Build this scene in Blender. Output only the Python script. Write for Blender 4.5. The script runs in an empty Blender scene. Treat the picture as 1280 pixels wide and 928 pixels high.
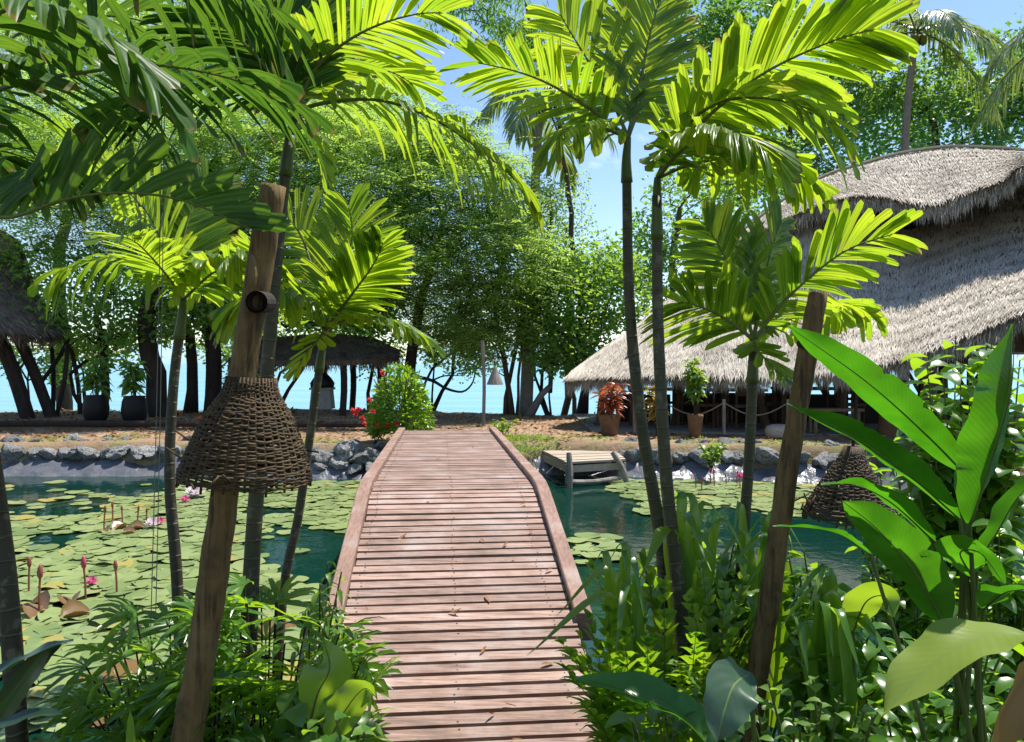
import bpy, math, random
import numpy as np
from mathutils import Vector, Matrix
rnd = random.Random(7)
RNG = np.random.default_rng(11)
scene = bpy.context.scene
COL = scene.collection
F, CX, HY, ZC = 960.0, 640.0, 455.0, 1.6
def P(px, py, Y):
    return np.array([(px - CX) / F * Y, Y, ZC - (py - HY) / F * Y])
def nz(v):
    v = np.asarray(v, float)
    return v / np.maximum(np.linalg.norm(v, axis=-1, keepdims=True), 1e-9)
ORIG = {}

# ------------------------------------------------------------------ mesh builder
class MB:
    def __init__(s):
        s.V = []; s.UV = []; s.Q = []; s.T = []; s.Qm = []; s.Tm = []; s.n = 0
    def add(s, V, faces, uv=None, mat=0):
        V = np.asarray(V, float).reshape(-1, 3)
        s.V.append(V)
        s.UV.append(np.zeros((len(V), 2)) if uv is None else np.asarray(uv, float))
        if isinstance(faces, np.ndarray):
            groups = [faces]
        else:
            q = [f for f in faces if len(f) == 4]; t = [f for f in faces if len(f) == 3]
            groups = [np.array(g) for g in (q, t) if g]
        for g in groups:
            if len(g) == 0: continue
            if g.shape[1] == 4: s.Q.append(g + s.n); s.Qm.append(np.full(len(g), mat))
            else: s.T.append(g + s.n); s.Tm.append(np.full(len(g), mat))
        s.n += len(V)
    def box(s, c, size, rot=None, mat=0, taper=1.0, jit=0):
        hx, hy, hz = [d / 2 for d in size]
        V = np.array([[x*hx, y*hy, z*hz] for z in (-1, 1) for y in (-1, 1) for x in (-1, 1)], float)
        V[4:, :2] *= taper
        if jit: V += RNG.normal(0, jit, V.shape)
        if rot is not None: V = V @ np.array(rot).T
        s.add(V + np.array(c), np.array([[0,2,3,1],[4,5,7,6],[0,1,5,4],[2,6,7,3],[0,4,6,2],[1,3,7,5]]), mat=mat)
    def bar(s, a, b, w, h, up=(0,0,1), mat=0):
        a = np.array(a, float); b = np.array(b, float); d = b - a; L = np.linalg.norm(d); y = d / L
        x = nz(np.cross(y, up)); z = np.cross(x, y)
        s.box((a + b) / 2, (w, L, h), np.stack([x, y, z], 1), mat)
    def tube(s, pts, rad, sides=8, cap=True, mat=0, seam=0.0):
        pts = np.asarray(pts, float); n = len(pts)
        rad = np.broadcast_to(np.asarray(rad, float), (n,))
        T = np.gradient(pts, axis=0); T = nz(T)
        ref = np.array([0.13, 0.21, 0.97]) if abs(T[0][2]) < .9 else np.array([1., .1, 0])
        A = np.zeros((n, 3)); a = nz(ref - T[0] * np.dot(ref, T[0]))
        for i in range(n):
            a = nz(a - T[i] * np.dot(a, T[i])); A[i] = a
        B = np.cross(T, A)
        th = np.linspace(0, 2*math.pi, sides, endpoint=False)
        V = pts[:, None] + rad[:, None, None] * (np.cos(th)[None, :, None] * A[:, None] + np.sin(th)[None, :, None] * B[:, None])
        dist = np.concatenate([[0], np.cumsum(np.linalg.norm(np.diff(pts, axis=0), axis=1))])
        uv = np.stack([np.broadcast_to(th / 6.2832, (n, sides)), np.broadcast_to(dist[:, None], (n, sides))], -1).reshape(-1, 2)
        i = np.arange(n - 1)[:, None] * sides; j = np.arange(sides)[None]; k = (j + 1) % sides
        Fq = np.stack([i + j, i + k, i + sides + k, i + sides + j], -1).reshape(-1, 4)
        V = V.reshape(-1, 3)
        Ft = []
        if cap:
            V = np.vstack([V, pts[:1], pts[-1:]]); uv = np.vstack([uv, [[0, 0]], [[0, dist[-1]]]])
            c0 = n * sides
            for q in range(sides):
                Ft.append((c0, (q + 1) % sides, q)); Ft.append((c0 + 1, (n-1)*sides + q, (n-1)*sides + (q + 1) % sides))
        s.add(V, Fq, uv, mat)
        if Ft:
            s.T.append(np.array(Ft) + s.n - len(V)); s.Tm.append(np.full(len(Ft), mat))
    def lathe(s, c, prof, seg=24, mat=0):
        c = np.array(c, float); th = np.linspace(0, 2*math.pi, seg, endpoint=False); n = len(prof)
        V = np.array([[c[0] + r*math.cos(t), c[1] + r*math.sin(t), c[2] + z] for r, z in prof for t in th])
        i = np.arange(n-1)[:, None]*seg; j = np.arange(seg)[None]; k = (j+1) % seg
        s.add(V, np.stack([i+j, i+k, i+seg+k, i+seg+j], -1).reshape(-1, 4), mat=mat)
    def mesh(s, name, mats, origin=(0,0,0), smooth=False):
        V = np.concatenate(s.V) - np.asarray(origin, float); UV = np.concatenate(s.UV)
        Q = np.concatenate(s.Q) if s.Q else np.zeros((0, 4), int)
        T = np.concatenate(s.T) if s.T else np.zeros((0, 3), int)
        mi = np.concatenate((s.Qm if s.Qm else [np.zeros(0, int)]) + (s.Tm if s.Tm else [np.zeros(0, int)]))
        me = bpy.data.meshes.new(name)
        me.vertices.add(len(V)); me.vertices.foreach_set('co', V.astype(np.float32).ravel())
        loops = np.concatenate([Q.ravel(), T.ravel()]).astype(np.int32)
        me.loops.add(len(loops)); me.loops.foreach_set('vertex_index', loops)
        nq, nt = len(Q), len(T)
        me.polygons.add(nq + nt)
        me.polygons.foreach_set('loop_start', np.concatenate([np.arange(nq)*4, nq*4 + np.arange(nt)*3]).astype(np.int32))
        me.polygons.foreach_set('material_index', mi.astype(np.int32))
        uvl = me.uv_layers.new(name='UVMap'); uvl.data.foreach_set('uv', UV[loops].astype(np.float32).ravel())
        for m in (mats if isinstance(mats, (list, tuple)) else [mats]): me.materials.append(m)
        me.update(calc_edges=True)
        me.polygons.foreach_set('use_smooth', np.full(nq + nt, smooth))
        me.validate()
        return me
    def build(s, name, mats, parent=None, origin=None, smooth=False):
        if origin is None: origin = ORIG[parent.name] if parent else (0, 0, 0)
        o = bpy.data.objects.new(name, s.mesh(name, mats, origin, smooth)); COL.objects.link(o)
        ORIG[o.name] = tuple(origin)
        if parent: o.parent = parent
        else: o.location = origin
        return o

def tag(o, label=None, cat=None, group=None, kind=None):
    if label: o['label'] = label
    if cat: o['category'] = cat
    if group: o['group'] = group
    if kind: o['kind'] = kind
    return o
def thing(name, label, cat, loc=(0, 0, 0), group=None):
    o = bpy.data.objects.new(name, None); COL.objects.link(o); o.location = [float(c) for c in loc]
    o.empty_display_size = .1
    ORIG[o.name] = tuple(float(c) for c in loc)
    return tag(o, label, cat, group)
def struct(mb, name, mats, smooth=False): return tag(mb.build(name, mats, smooth=smooth), kind='structure')

def smooth_path(pts, n):
    pts = np.asarray(pts, float); m = len(pts)
    if m == 2:
        t = np.linspace(0, 1, n)[:, None]; return pts[0]*(1-t) + pts[1]*t
    d = np.concatenate([[0], np.cumsum(np.linalg.norm(np.diff(pts, axis=0), axis=1))])
    out = []
    ext = np.vstack([2*pts[0]-pts[1], pts, 2*pts[-1]-pts[-2]])
    for u in np.linspace(0, d[-1], n):
        i = min(max(np.searchsorted(d, u) - 1, 0), m - 2); t = (u - d[i]) / max(d[i+1]-d[i], 1e-9)
        p0, p1, p2, p3 = ext[i:i+4]
        out.append(.5*((2*p1) + (-p0+p2)*t + (2*p0-5*p1+4*p2-p3)*t*t + (-p0+3*p1-3*p2+p3)*t**3))
    return np.array(out)

# ------------------------------------------------------------------ leaves in bulk
def blades(mb, Pt, D, N, L, W, prof, droop=0.1, fold=0.25, mat=0, curl=0.0, skew=None):
    """many curved, folded leaf blades. prof = list of (s, halfwidth 0..1)"""
    Pt = np.asarray(Pt, float); D = nz(D); n = len(Pt)
    L = np.broadcast_to(np.asarray(L, float), (n,)); W = np.broadcast_to(np.asarray(W, float), (n,))
    droop = np.broadcast_to(np.asarray(droop, float), (n,))
    N = np.broadcast_to(np.asarray(N, float), (n, 3)); N = nz(N - D * np.sum(N*D, 1, keepdims=True))
    S = np.cross(D, N); k = len(prof)
    V = np.zeros((n, k, 3, 3)); UV = np.zeros((n, k, 3, 2))
    for i, (s_, w) in enumerate(prof):
        c = Pt + D*(L*s_)[:, None] + N*(curl*L*s_*s_)[:, None]
        c = c + np.array([0, 0, -1.0])*(L*droop*s_*s_)[:, None] - D*(L*np.abs(droop)*.25*s_**3)[:, None]
        hw = (W*w*.5)[:, None]
        V[:, i, 0] = c - S*hw + N*hw*fold; V[:, i, 1] = c - N*hw*fold*.3; V[:, i, 2] = c + S*hw + N*hw*fold
        if skew is not None and s_ > .8:
            V[:, i, 0] -= D*(skew*W*w)[:, None]; V[:, i, 2] += D*(skew*W*w)[:, None]
        UV[:, i, :, 1] = s_; UV[:, i, 0, 0] = -w; UV[:, i, 2, 0] = w
    b = (np.arange(n)*k*3)[:, None, None]; i = (np.arange(k-1)*3)[None, :, None]; j = np.arange(2)[None, None]
    a = b + i + j
    mb.add(V.reshape(-1, 3), np.stack([a, a+1, a+4, a+3], -1).reshape(-1, 4), UV.reshape(-1, 2), mat)
LANCE = [(0, .12), (.25, .8), (.5, 1), (.78, .62), (1, .04)]
STRAP = [(0, .15), (.2, .6), (.5, 1), (.8, .75), (1, .05)]
BLUNT = [(0, .5), (.3, .85), (.65, 1), (.90, .96), (1, .62)]
OVAL = [(0, .1), (.18, .7), (.45, 1), (.72, .8), (.9, .4), (1, .03)]
def quads(mb, Pt, D, N, L, W, mat=0):
    """cheap pointed leaves for far crowns"""
    n = len(Pt); D = nz(D); N = nz(N - D*np.sum(N*D, 1, keepdims=True)); S = np.cross(D, N)
    L = np.broadcast_to(np.asarray(L, float), (n,))[:, None]; W = np.broadcast_to(np.asarray(W, float), (n,))[:, None]
    V = np.stack([Pt, Pt + D*L*.5 + S*W*.5 + N*W*.12, Pt + D*L, Pt + D*L*.5 - S*W*.5 + N*W*.12], 1)
    mb.add(V.reshape(-1, 3), np.arange(n*4).reshape(-1, 4), mat=mat)
def rdir(n, zscale=1.0, zoff=0.0):
    v = RNG.normal(0, 1, (n, 3)); v[:, 2] = v[:, 2]*zscale + zoff
    return nz(v)

# ------------------------------------------------------------------ materials
def newmat(name):
    m = bpy.data.materials.new(name); m.use_nodes = True; nt = m.node_tree; nt.nodes.clear()
    return m, nt, nt.nodes.new('ShaderNodeOutputMaterial')
def N_(nt, t, **kw):
    n = nt.nodes.new(t)
    for k, v in kw.items():
        if k in n.inputs: n.inputs[k].default_value = v
        else: setattr(n, k, v)
    return n
def mixc(nt, fac, a, b, mode='MIX'):
    n = nt.nodes.new('ShaderNodeMix'); n.data_type = 'RGBA'; n.blend_type = mode
    for s, v in ((n.inputs[0], fac), (n.inputs[6], a), (n.inputs[7], b)):
        if hasattr(v, 'is_linked'): nt.links.new(v, s)
        elif isinstance(v, (int, float)): s.default_value = v
        else: s.default_value = (*v, 1)
    return n.outputs[2]
def ramp(nt, src, stops):
    n = nt.nodes.new('ShaderNodeValToRGB'); e = n.color_ramp.elements
    while len(e) < len(stops): e.new(.5)
    for el, (p, c) in zip(e, stops): el.position = p; el.color = (*c, 1) if not isinstance(c, float) else (c, c, c, 1)
    nt.links.new(src, n.inputs[0]); return n.outputs[0]
def leafmat(name, c1, c2, t1, t2, gloss=.35, spec=.5, veins=0, tw=.5, noise=0.0, ribs=0):
    m, nt, out = newmat(name); L = nt.links
    geo = N_(nt, 'ShaderNodeNewGeometry'); oi = N_(nt, 'ShaderNodeObjectInfo')
    add = N_(nt, 'ShaderNodeMath', operation='ADD'); L.new(geo.outputs['Random Per Island'], add.inputs[0]); L.new(oi.outputs['Random'], add.inputs[1])
    fr = N_(nt, 'ShaderNodeMath', operation='PINGPONG'); L.new(add.outputs[0], fr.inputs[0]); fr.inputs[1].default_value = 1.0
    fac = fr.outputs[0]
    a = mixc(nt, fac, c1, c2); b = mixc(nt, fac, t1, t2)
    nrm = None
    if veins:
        uv = N_(nt, 'ShaderNodeUVMap'); sep = N_(nt, 'ShaderNodeSeparateXYZ'); L.new(uv.outputs[0], sep.inputs[0])
        ab = N_(nt, 'ShaderNodeMath', operation='ABSOLUTE'); L.new(sep.outputs[0], ab.inputs[0])
        ma = N_(nt, 'ShaderNodeMath', operation='MULTIPLY_ADD'); L.new(ab.outputs[0], ma.inputs[0]); ma.inputs[1].default_value = -.12; L.new(sep.outputs[1], ma.inputs[2])
        mu = N_(nt, 'ShaderNodeMath', operation='MULTIPLY'); L.new(ma.outputs[0], mu.inputs[0]); mu.inputs[1].default_value = veins
        sn = N_(nt, 'ShaderNodeMath', operation='SINE'); L.new(mu.outputs[0], sn.inputs[0])
        bp = N_(nt, 'ShaderNodeBump'); bp.inputs['Strength'].default_value = .07; bp.inputs['Distance'].default_value = .002; L.new(sn.outputs[0], bp.inputs['Height']); nrm = bp.outputs[0]
        rib = N_(nt, 'ShaderNodeMath', operation='LESS_THAN'); L.new(ab.outputs[0], rib.inputs[0]); rib.inputs[1].default_value = .035
        v2 = N_(nt, 'ShaderNodeMapRange'); L.new(sn.outputs[0], v2.inputs[0]); v2.inputs[1].default_value = .3; v2.inputs[2].default_value = 1; v2.inputs[3].default_value = 0; v2.inputs[4].default_value = .05
        a = mixc(nt, v2.outputs[0], a, [x*1.5 + .01 for x in c2]); a = mixc(nt, rib.outputs[0], a, (.2, .3, .08)); tcv = N_(nt, 'ShaderNodeTexCoord'); nov = N_(nt, 'ShaderNodeTexNoise'); nov.inputs['Scale'].default_value = 6; nov.inputs['Detail'].default_value = 3; L.new(tcv.outputs['Object'], nov.inputs['Vector']); b = mixc(nt, ramp(nt, nov.outputs[0], [(.38, .75), (.62, .0)]), b, [x*.45 for x in t1]); b = mixc(nt, v2.outputs[0], b, [x*.7 for x in t1])
    if ribs:
        uv = N_(nt, 'ShaderNodeUVMap'); sep = N_(nt, 'ShaderNodeSeparateXYZ'); L.new(uv.outputs[0], sep.inputs[0])
        mu = N_(nt, 'ShaderNodeMath', operation='MULTIPLY'); L.new(sep.outputs[0], mu.inputs[0]); mu.inputs[1].default_value = ribs
        sn = N_(nt, 'ShaderNodeMath', operation='COSINE'); L.new(mu.outputs[0], sn.inputs[0])
        bp = N_(nt, 'ShaderNodeBump'); bp.inputs['Strength'].default_value = .35; bp.inputs['Distance'].default_value = .003; L.new(sn.outputs[0], bp.inputs['Height']); nrm = bp.outputs[0]
        v2 = N_(nt, 'ShaderNodeMapRange'); L.new(sn.outputs[0], v2.inputs[0]); v2.inputs[1].default_value = .4; v2.inputs[2].default_value = 1; v2.inputs[3].default_value = 0; v2.inputs[4].default_value = .55
        a = mixc(nt, v2.outputs[0], a, [x*.6 for x in c1]); b = mixc(nt, v2.outputs[0], b, [x*.62 for x in t1])
        tc = N_(nt, 'ShaderNodeTexCoord'); no = N_(nt, 'ShaderNodeTexNoise'); no.inputs['Scale'].default_value = 7; no.inputs['Detail'].default_value = 4; L.new(tc.outputs['Object'], no.inputs['Vector'])
        ad = N_(nt, 'ShaderNodeMath', operation='MULTIPLY_ADD'); L.new(no.outputs[0], ad.inputs[0]); ad.inputs[1].default_value = .35; L.new(sep.outputs[1], ad.inputs[2])
        ft = ramp(nt, ad.outputs[0], [(.0, 0.0), (1.0, 1.0)]); tp = N_(nt, 'ShaderNodeMapRange'); L.new(ad.outputs[0], tp.inputs[0]); tp.inputs[1].default_value = 1.14; tp.inputs[2].default_value = 1.2; tp.inputs[3].default_value = 0; tp.inputs[4].default_value = .85
        f = ramp(nt, no.outputs[0], [(.35, .0), (.7, .45)]); b = mixc(nt, f, b, [t1[0]*.55, t1[1]*.72, t1[2]]); f2 = ramp(nt, no.outputs[0], [(.66, .0), (.74, .5)]); b = mixc(nt, f2, b, (.45, .38, .04)); a = mixc(nt, f2, a, (.2, .17, .04)); b = mixc(nt, tp.outputs[0], b, (.30, .19, .06)); a = mixc(nt, tp.outputs[0], a, (.22, .14, .05))
    if noise:
        tc = N_(nt, 'ShaderNodeTexCoord'); no = N_(nt, 'ShaderNodeTexNoise'); no.inputs['Scale'].default_value = 9; no.inputs['Detail'].default_value = 5
        L.new(tc.outputs['Object'], no.inputs['Vector'])
        f = ramp(nt, no.outputs[0], [(.56, 0.0), (.72, noise)]); a = mixc(nt, f, a, (.12, .07, .02)); b = mixc(nt, f, b, (.15, .10, .02))
    d = N_(nt, 'ShaderNodeBsdfDiffuse'); L.new(a, d.inputs[0]); t = N_(nt, 'ShaderNodeBsdfTranslucent'); L.new(b, t.inputs[0])
    mx = N_(nt, 'ShaderNodeAddShader') if False else N_(nt, 'ShaderNodeMixShader'); mx.inputs[0].default_value = tw; L.new(d.outputs[0], mx.inputs[1]); L.new(t.outputs[0], mx.inputs[2])
    g = N_(nt, 'ShaderNodeBsdfGlossy'); g.inputs['Roughness'].default_value = gloss; g.inputs[0].default_value = (1, 1, 1, 1)
    fz = N_(nt, 'ShaderNodeLayerWeight'); fz.inputs[0].default_value = .5
    pw = N_(nt, 'ShaderNodeMath', operation='POWER'); L.new(fz.outputs['Facing'], pw.inputs[0]); pw.inputs[1].default_value = 4.0
    fm = N_(nt, 'ShaderNodeMath', operation='MULTIPLY_ADD'); L.new(pw.outputs[0], fm.inputs[0]); fm.inputs[1].default_value = spec*.35; fm.inputs[2].default_value = .075*spec
    m2 = N_(nt, 'ShaderNodeMixShader'); L.new(fm.outputs[0], m2.inputs[0]); L.new(mx.outputs[0], m2.inputs[1]); L.new(g.outputs[0], m2.inputs[2])
    if nrm is not None:
        for q in (d, t, g): L.new(nrm, q.inputs['Normal'])
    L.new(m2.outputs[0], out.inputs[0]); return m
def pmat(name, c1, c2=None, scale=8, rough=.8, bump=.3, stretch=(1, 1, 1), island=.0, coord='Object', dist=.02, c3=None, spec=.3, detail=6, bscale=None, blotch=None, streak=None):
    m, nt, out = newmat(name); L = nt.links
    p = N_(nt, 'ShaderNodeBsdfPrincipled'); p.inputs['Roughness'].default_value = rough; p.inputs['Specular IOR Level'].default_value = spec
    tc = N_(nt, 'ShaderNodeTexCoord'); mp = N_(nt, 'ShaderNodeMapping'); L.new(tc.outputs[coord], mp.inputs[0]); mp.inputs['Scale'].default_value = stretch
    no = N_(nt, 'ShaderNodeTexNoise'); no.inputs['Scale'].default_value = scale; no.inputs['Detail'].default_value = detail; no.inputs['Roughness'].default_value = .65; L.new(mp.outputs[0], no.inputs['Vector'])
    c2 = c2 or [x*.6 for x in c1]
    stops = [(.3, c2), (.68, c1)] if c3 is None else [(.3, c2), (.5, c1), (.72, c3)]
    c = ramp(nt, no.outputs[0], stops)
    if streak:
        m3 = N_(nt, 'ShaderNodeMapping'); L.new(tc.outputs[coord], m3.inputs[0]); m3.inputs['Scale'].default_value = streak[0]
        n3 = N_(nt, 'ShaderNodeTexNoise'); n3.inputs['Scale'].default_value = 1; n3.inputs['Detail'].default_value = 5; n3.inputs['Roughness'].default_value = .7; L.new(m3.outputs[0], n3.inputs['Vector'])
        c = mixc(nt, ramp(nt, n3.outputs[0], [(.36, streak[2]), (.5, 0.0)]), c, streak[1])
    if blotch:
        n4 = N_(nt, 'ShaderNodeTexNoise'); n4.inputs['Scale'].default_value = blotch[0]; n4.inputs['Detail'].default_value = 7; n4.inputs['Roughness'].default_value = .62; L.new(tc.outputs['Object'], n4.inputs['Vector'])
        c = mixc(nt, ramp(nt, n4.outputs[0], [(.5, 0.0), (.66, blotch[2])]), c, blotch[1])
        c = mixc(nt, ramp(nt, n4.outputs[0], [(.32, blotch[4]), (.46, 0.0)]), c, blotch[3])
    if island:
        geo = N_(nt, 'ShaderNodeNewGeometry'); oi = N_(nt, 'ShaderNodeObjectInfo')
        add = N_(nt, 'ShaderNodeMath', operation='ADD'); L.new(geo.outputs['Random Per Island'], add.inputs[0]); L.new(oi.outputs['Random'], add.inputs[1])
        fr = N_(nt, 'ShaderNodeMath', operation='PINGPONG'); L.new(add.outputs[0], fr.inputs[0]); fr.inputs[1].default_value = 1.0
        mr = N_(nt, 'ShaderNodeMapRange'); L.new(fr.outputs[0], mr.inputs[0]); mr.inputs[3].default_value = 1 - island; mr.inputs[4].default_value = 1 + island
        hs = N_(nt, 'ShaderNodeHueSaturation'); L.new(mr.outputs[0], hs.inputs['Value']); L.new(c, hs.inputs['Color']); c = hs.outputs[0]
    L.new(c, p.inputs['Base Color'])
    if bump:
        src = no.outputs[0]
        if bscale:
            n2 = N_(nt, 'ShaderNodeTexNoise'); n2.inputs['Scale'].default_value = bscale; n2.inputs['Detail'].default_value = 8; L.new(mp.outputs[0], n2.inputs['Vector']); src = n2.outputs[0]
        bp = N_(nt, 'ShaderNodeBump'); bp.inputs['Strength'].default_value = bump; bp.inputs['Distance'].default_value = dist; L.new(src, bp.inputs['Height']); L.new(bp.outputs[0], p.inputs['Normal'])
    L.new(p.outputs[0], out.inputs[0]); return m
def ringmat(name, c1, c2, ring=.06):
    m, nt, out = newmat(name); L = nt.links
    p = N_(nt, 'ShaderNodeBsdfPrincipled'); p.inputs['Roughness'].default_value = .6
    uv = N_(nt, 'ShaderNodeUVMap'); sep = N_(nt, 'ShaderNodeSeparateXYZ'); L.new(uv.outputs[0], sep.inputs[0])
    tc = N_(nt, 'ShaderNodeTexCoord'); no = N_(nt, 'ShaderNodeTexNoise'); no.inputs['Scale'].default_value = 14; no.inputs['Detail'].default_value = 6; L.new(tc.outputs['Object'], no.inputs['Vector'])
    wob = N_(nt, 'ShaderNodeMath', operation='MULTIPLY_ADD'); L.new(no.outputs[0], wob.inputs[0]); wob.inputs[1].default_value = .03; L.new(sep.outputs[1], wob.inputs[2])
    mo = N_(nt, 'ShaderNodeMath', operation='PINGPONG'); L.new(wob.outputs[0], mo.inputs[0]); mo.inputs[1].default_value = ring
    dv = N_(nt, 'ShaderNodeMath', operation='DIVIDE'); L.new(mo.outputs[0], dv.inputs[0]); dv.inputs[1].default_value = ring
    base = ramp(nt, no.outputs[0], [(.3, c2), (.7, c1)])
    f = ramp(nt, dv.outputs[0], [(0.04, 1.0), (.14, 0.0)])
    n5 = N_(nt, 'ShaderNodeTexNoise'); n5.inputs['Scale'].default_value = 22; n5.inputs['Detail'].default_value = 5; L.new(tc.outputs['Object'], n5.inputs['Vector'])
    base = mixc(nt, ramp(nt, n5.outputs[0], [(.56, 0.0), (.66, .7)]), base, (.13, .12, .075))
    c = mixc(nt, f, base, (.075, .065, .035)); L.new(c, p.inputs['Base Color'])
    bp = N_(nt, 'ShaderNodeBump'); bp.inputs['Strength'].default_value = .5; bp.inputs['Distance'].default_value = .01; L.new(f, bp.inputs['Height']); L.new(bp.outputs[0], p.inputs['Normal'])
    L.new(p.outputs[0], out.inputs[0]); return m

M = {}
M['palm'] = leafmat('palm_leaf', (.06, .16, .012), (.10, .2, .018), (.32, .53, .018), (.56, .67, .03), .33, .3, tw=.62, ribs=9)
M['palm_shaded'] = leafmat('palm_leaf_shaded', (.025, .08, .012), (.045, .12, .016), (.10, .23, .018), (.20, .36, .025), .4, .2, tw=.42, ribs=9)  # darker copy of the palm leaf, shade of the upper left fronds painted in
M['rachis'] = pmat('palm_rachis', (.14, .17, .03), (.08, .09, .02), 20, .5, .2)
M['acacia'] = leafmat('acacia_leaf', (.11, .22, .05), (.17, .28, .07), (.36, .58, .07), (.50, .68, .12), .5, .25, tw=.55)
M['broad'] = leafmat('sea_almond_leaf', (.055, .14, .025), (.10, .21, .04), (.22, .45, .03), (.38, .58, .05), .4, .4, tw=.58)
M['far'] = leafmat('rubber_leaf', (.045, .12, .03), (.08, .17, .04), (.16, .38, .03), (.32, .52, .06), .35, .45, tw=.52)
M['shrub'] = leafmat('shrub_leaf', (.035, .11, .012), (.07, .18, .02), (.20, .44, .012), (.42, .64, .02), .28, .6, tw=.52)
M['lime'] = leafmat('lime_leaf', (.07, .17, .02), (.11, .22, .025), (.30, .50, .015), (.42, .60, .03), .4, .5)
M['ginger'] = leafmat('ginger_leaf', (.03, .13, .012), (.05, .17, .015), (.06, .30, .006), (.13, .42, .01), .25, .35, veins=260, noise=.2)
M['pale'] = leafmat('pale_leaf', (.20, .28, .05), (.24, .32, .06), (.28, .46, .03), (.34, .50, .04), .35, .4, veins=150)
M['grey_leaf'] = leafmat('grey_leaf', (.06, .12, .07), (.07, .14, .08), (.05, .14, .03), (.05, .16, .03), .35, .4, veins=120)
M['dead'] = leafmat('dead_leaf', (.28, .16, .06), (.36, .2, .08), (.3, .16, .04), (.4, .22, .06), .7, .2, noise=.5)
M['dark_leaf'] = leafmat('dark_leaf', (.012, .035, .018), (.02, .05, .022), (.02, .08, .01), (.03, .1, .015), .3, .8, tw=.25)
M['red_leaf'] = leafmat('red_leaf', (.25, .03, .03), (.38, .12, .05), (.4, .05, .03), (.5, .2, .05), .35, .5)
M['croton'] = leafmat('croton_leaf', (.4, .2, .03), (.2, .16, .03), (.6, .3, .03), (.45, .35, .03), .3, .6)
M['coco'] = leafmat('coconut_leaf', (.05, .12, .035), (.09, .16, .05), (.18, .3, .03), (.35, .42, .06), .3, .9)
M['flower_red'] = leafmat('red_petal', (.6, .03, .06), (.7, .08, .05), (.7, .05, .08), (.8, .1, .1), .5, .2)
M['flower_pink'] = leafmat('pink_petal', (.62, .06, .25), (.7, .15, .35), (.7, .1, .3), (.7, .15, .35), .5, .2)
M['flower_white'] = leafmat('white_petal', (.75, .72, .74), (.8, .7, .75), (.6, .5, .55), (.6, .5, .55), .5, .2)
M['bud'] = pmat('lily_bud', (.33, .10, .07), (.2, .06, .04), 30, .6, .2)
M['bud_pink'] = pmat('pink_lily_bud', (.55, .07, .16), (.3, .06, .07), 30, .6, .2)
M['grass'] = leafmat('grass', (.09, .17, .02), (.14, .22, .03), (.3, .45, .03), (.4, .55, .05), .5, .3)
M['bark'] = pmat('bark', (.12, .085, .06), (.05, .035, .025), 12, .9, .8, (1, 1, .25))
M['bark_dark'] = pmat('dark_bark', (.045, .03, .024), (.018, .013, .01), 10, .9, .8, (1, 1, .3))
M['bark_pale'] = pmat('pale_bark', (.27, .24, .21), (.15, .13, .11), 9, .9, .6, (1, 1, .6))
M['trunk'] = ringmat('palm_trunk', (.055, .052, .018), (.028, .024, .011), .035)
M['trunk_brown'] = ringmat('palm_trunk_brown', (.04, .034, .015), (.02, .016, .009), .04)
M['shaft'] = pmat('palm_crownshaft', (.09, .13, .03), (.05, .06, .02), 15, .4, .1, (1, 1, .2))
M['pole'] = pmat('log_pole', (.20, .125, .045), (.10, .06, .022), 9, .75, .9, (4, 4, .4), dist=.014, streak=((55, 55, 2.2), (.03, .017, .008), .85), blotch=(7, (.26, .18, .08), .4, (.04, .024, .012), .7))
M['wicker'] = pmat('wicker', (.075, .046, .019), (.028, .018, .009), 25, .7, .3, island=.35)
M['wicker_dark'] = pmat('dark_wicker', (.075, .05, .028), (.035, .024, .015), 25, .7, .3, island=.35)
M['deck'] = pmat('deck_plank', (.30, .195, .155), (.175, .11, .085), 5, .75, .35, (1, 14, 14), island=.2, c3=(.39, .28, .24), dist=.006, blotch=(3.2, (.40, .33, .30), .55, (.12, .085, .065), .55), streak=((2.5, 60, 60), (.10, .06, .05), .6))
M['kerb'] = pmat('bridge_kerb', (.31, .19, .15), (.20, .12, .092), 5, .75, .3, (12, 1, 12), dist=.006, blotch=(4, (.42, .36, .33), .4, (.14, .09, .07), .5), streak=((60, 2.5, 60), (.12, .075, .06), .5))
M['beam'] = pmat('bridge_beam', (.12, .075, .06), (.06, .04, .03), 6, .85, .3)
M['nail'] = pmat('nail', (.05, .035, .03), None, 20, .6, 0)
M['plank'] = pmat('grey_plank', (.42, .35, .27), (.28, .22, .17), 5, .85, .4, (1, 10, 10), island=.15)
M['driftwood'] = pmat('grey_driftwood', (.3, .27, .24), (.14, .12, .1), 12, .9, .6, (1, 1, .3))
M['rock'] = pmat('rock', (.30, .295, .285), (.055, .055, .056), 7, .95, 1.0, dist=.06, island=.35, c3=(.46, .45, .43), bscale=16)
M['liner'] = pmat('pond_liner', (.15, .155, .17), (.07, .07, .08), 2, .27, .8, dist=.1, spec=.5, bscale=3)
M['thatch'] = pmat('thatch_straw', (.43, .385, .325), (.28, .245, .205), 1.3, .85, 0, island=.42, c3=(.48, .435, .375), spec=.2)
M['thatch_dark'] = pmat('old_shaded_straw', (.17, .13, .10), (.08, .06, .047), 3, .9, 0, island=.5, spec=.2)  # old straw, made darker to carry the tree shade on the left hut
M['thatch_under'] = pmat('thatch_underlay', (.2, .165, .13), (.12, .1, .08), 8, .95, .5)
M['hut_wood'] = pmat('hut_wood', (.10, .058, .034), (.05, .03, .02), 8, .8, .4, (1, 1, .3))
M['hut_wood_pale'] = pmat('pale_bamboo', (.22, .15, .085), (.13, .09, .05), 10, .7, .3, (1, 1, .3))
M['hut_dark'] = pmat('dark_panel', (.03, .02, .015), (.015, .011, .01), 5, .8, .2)
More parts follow.
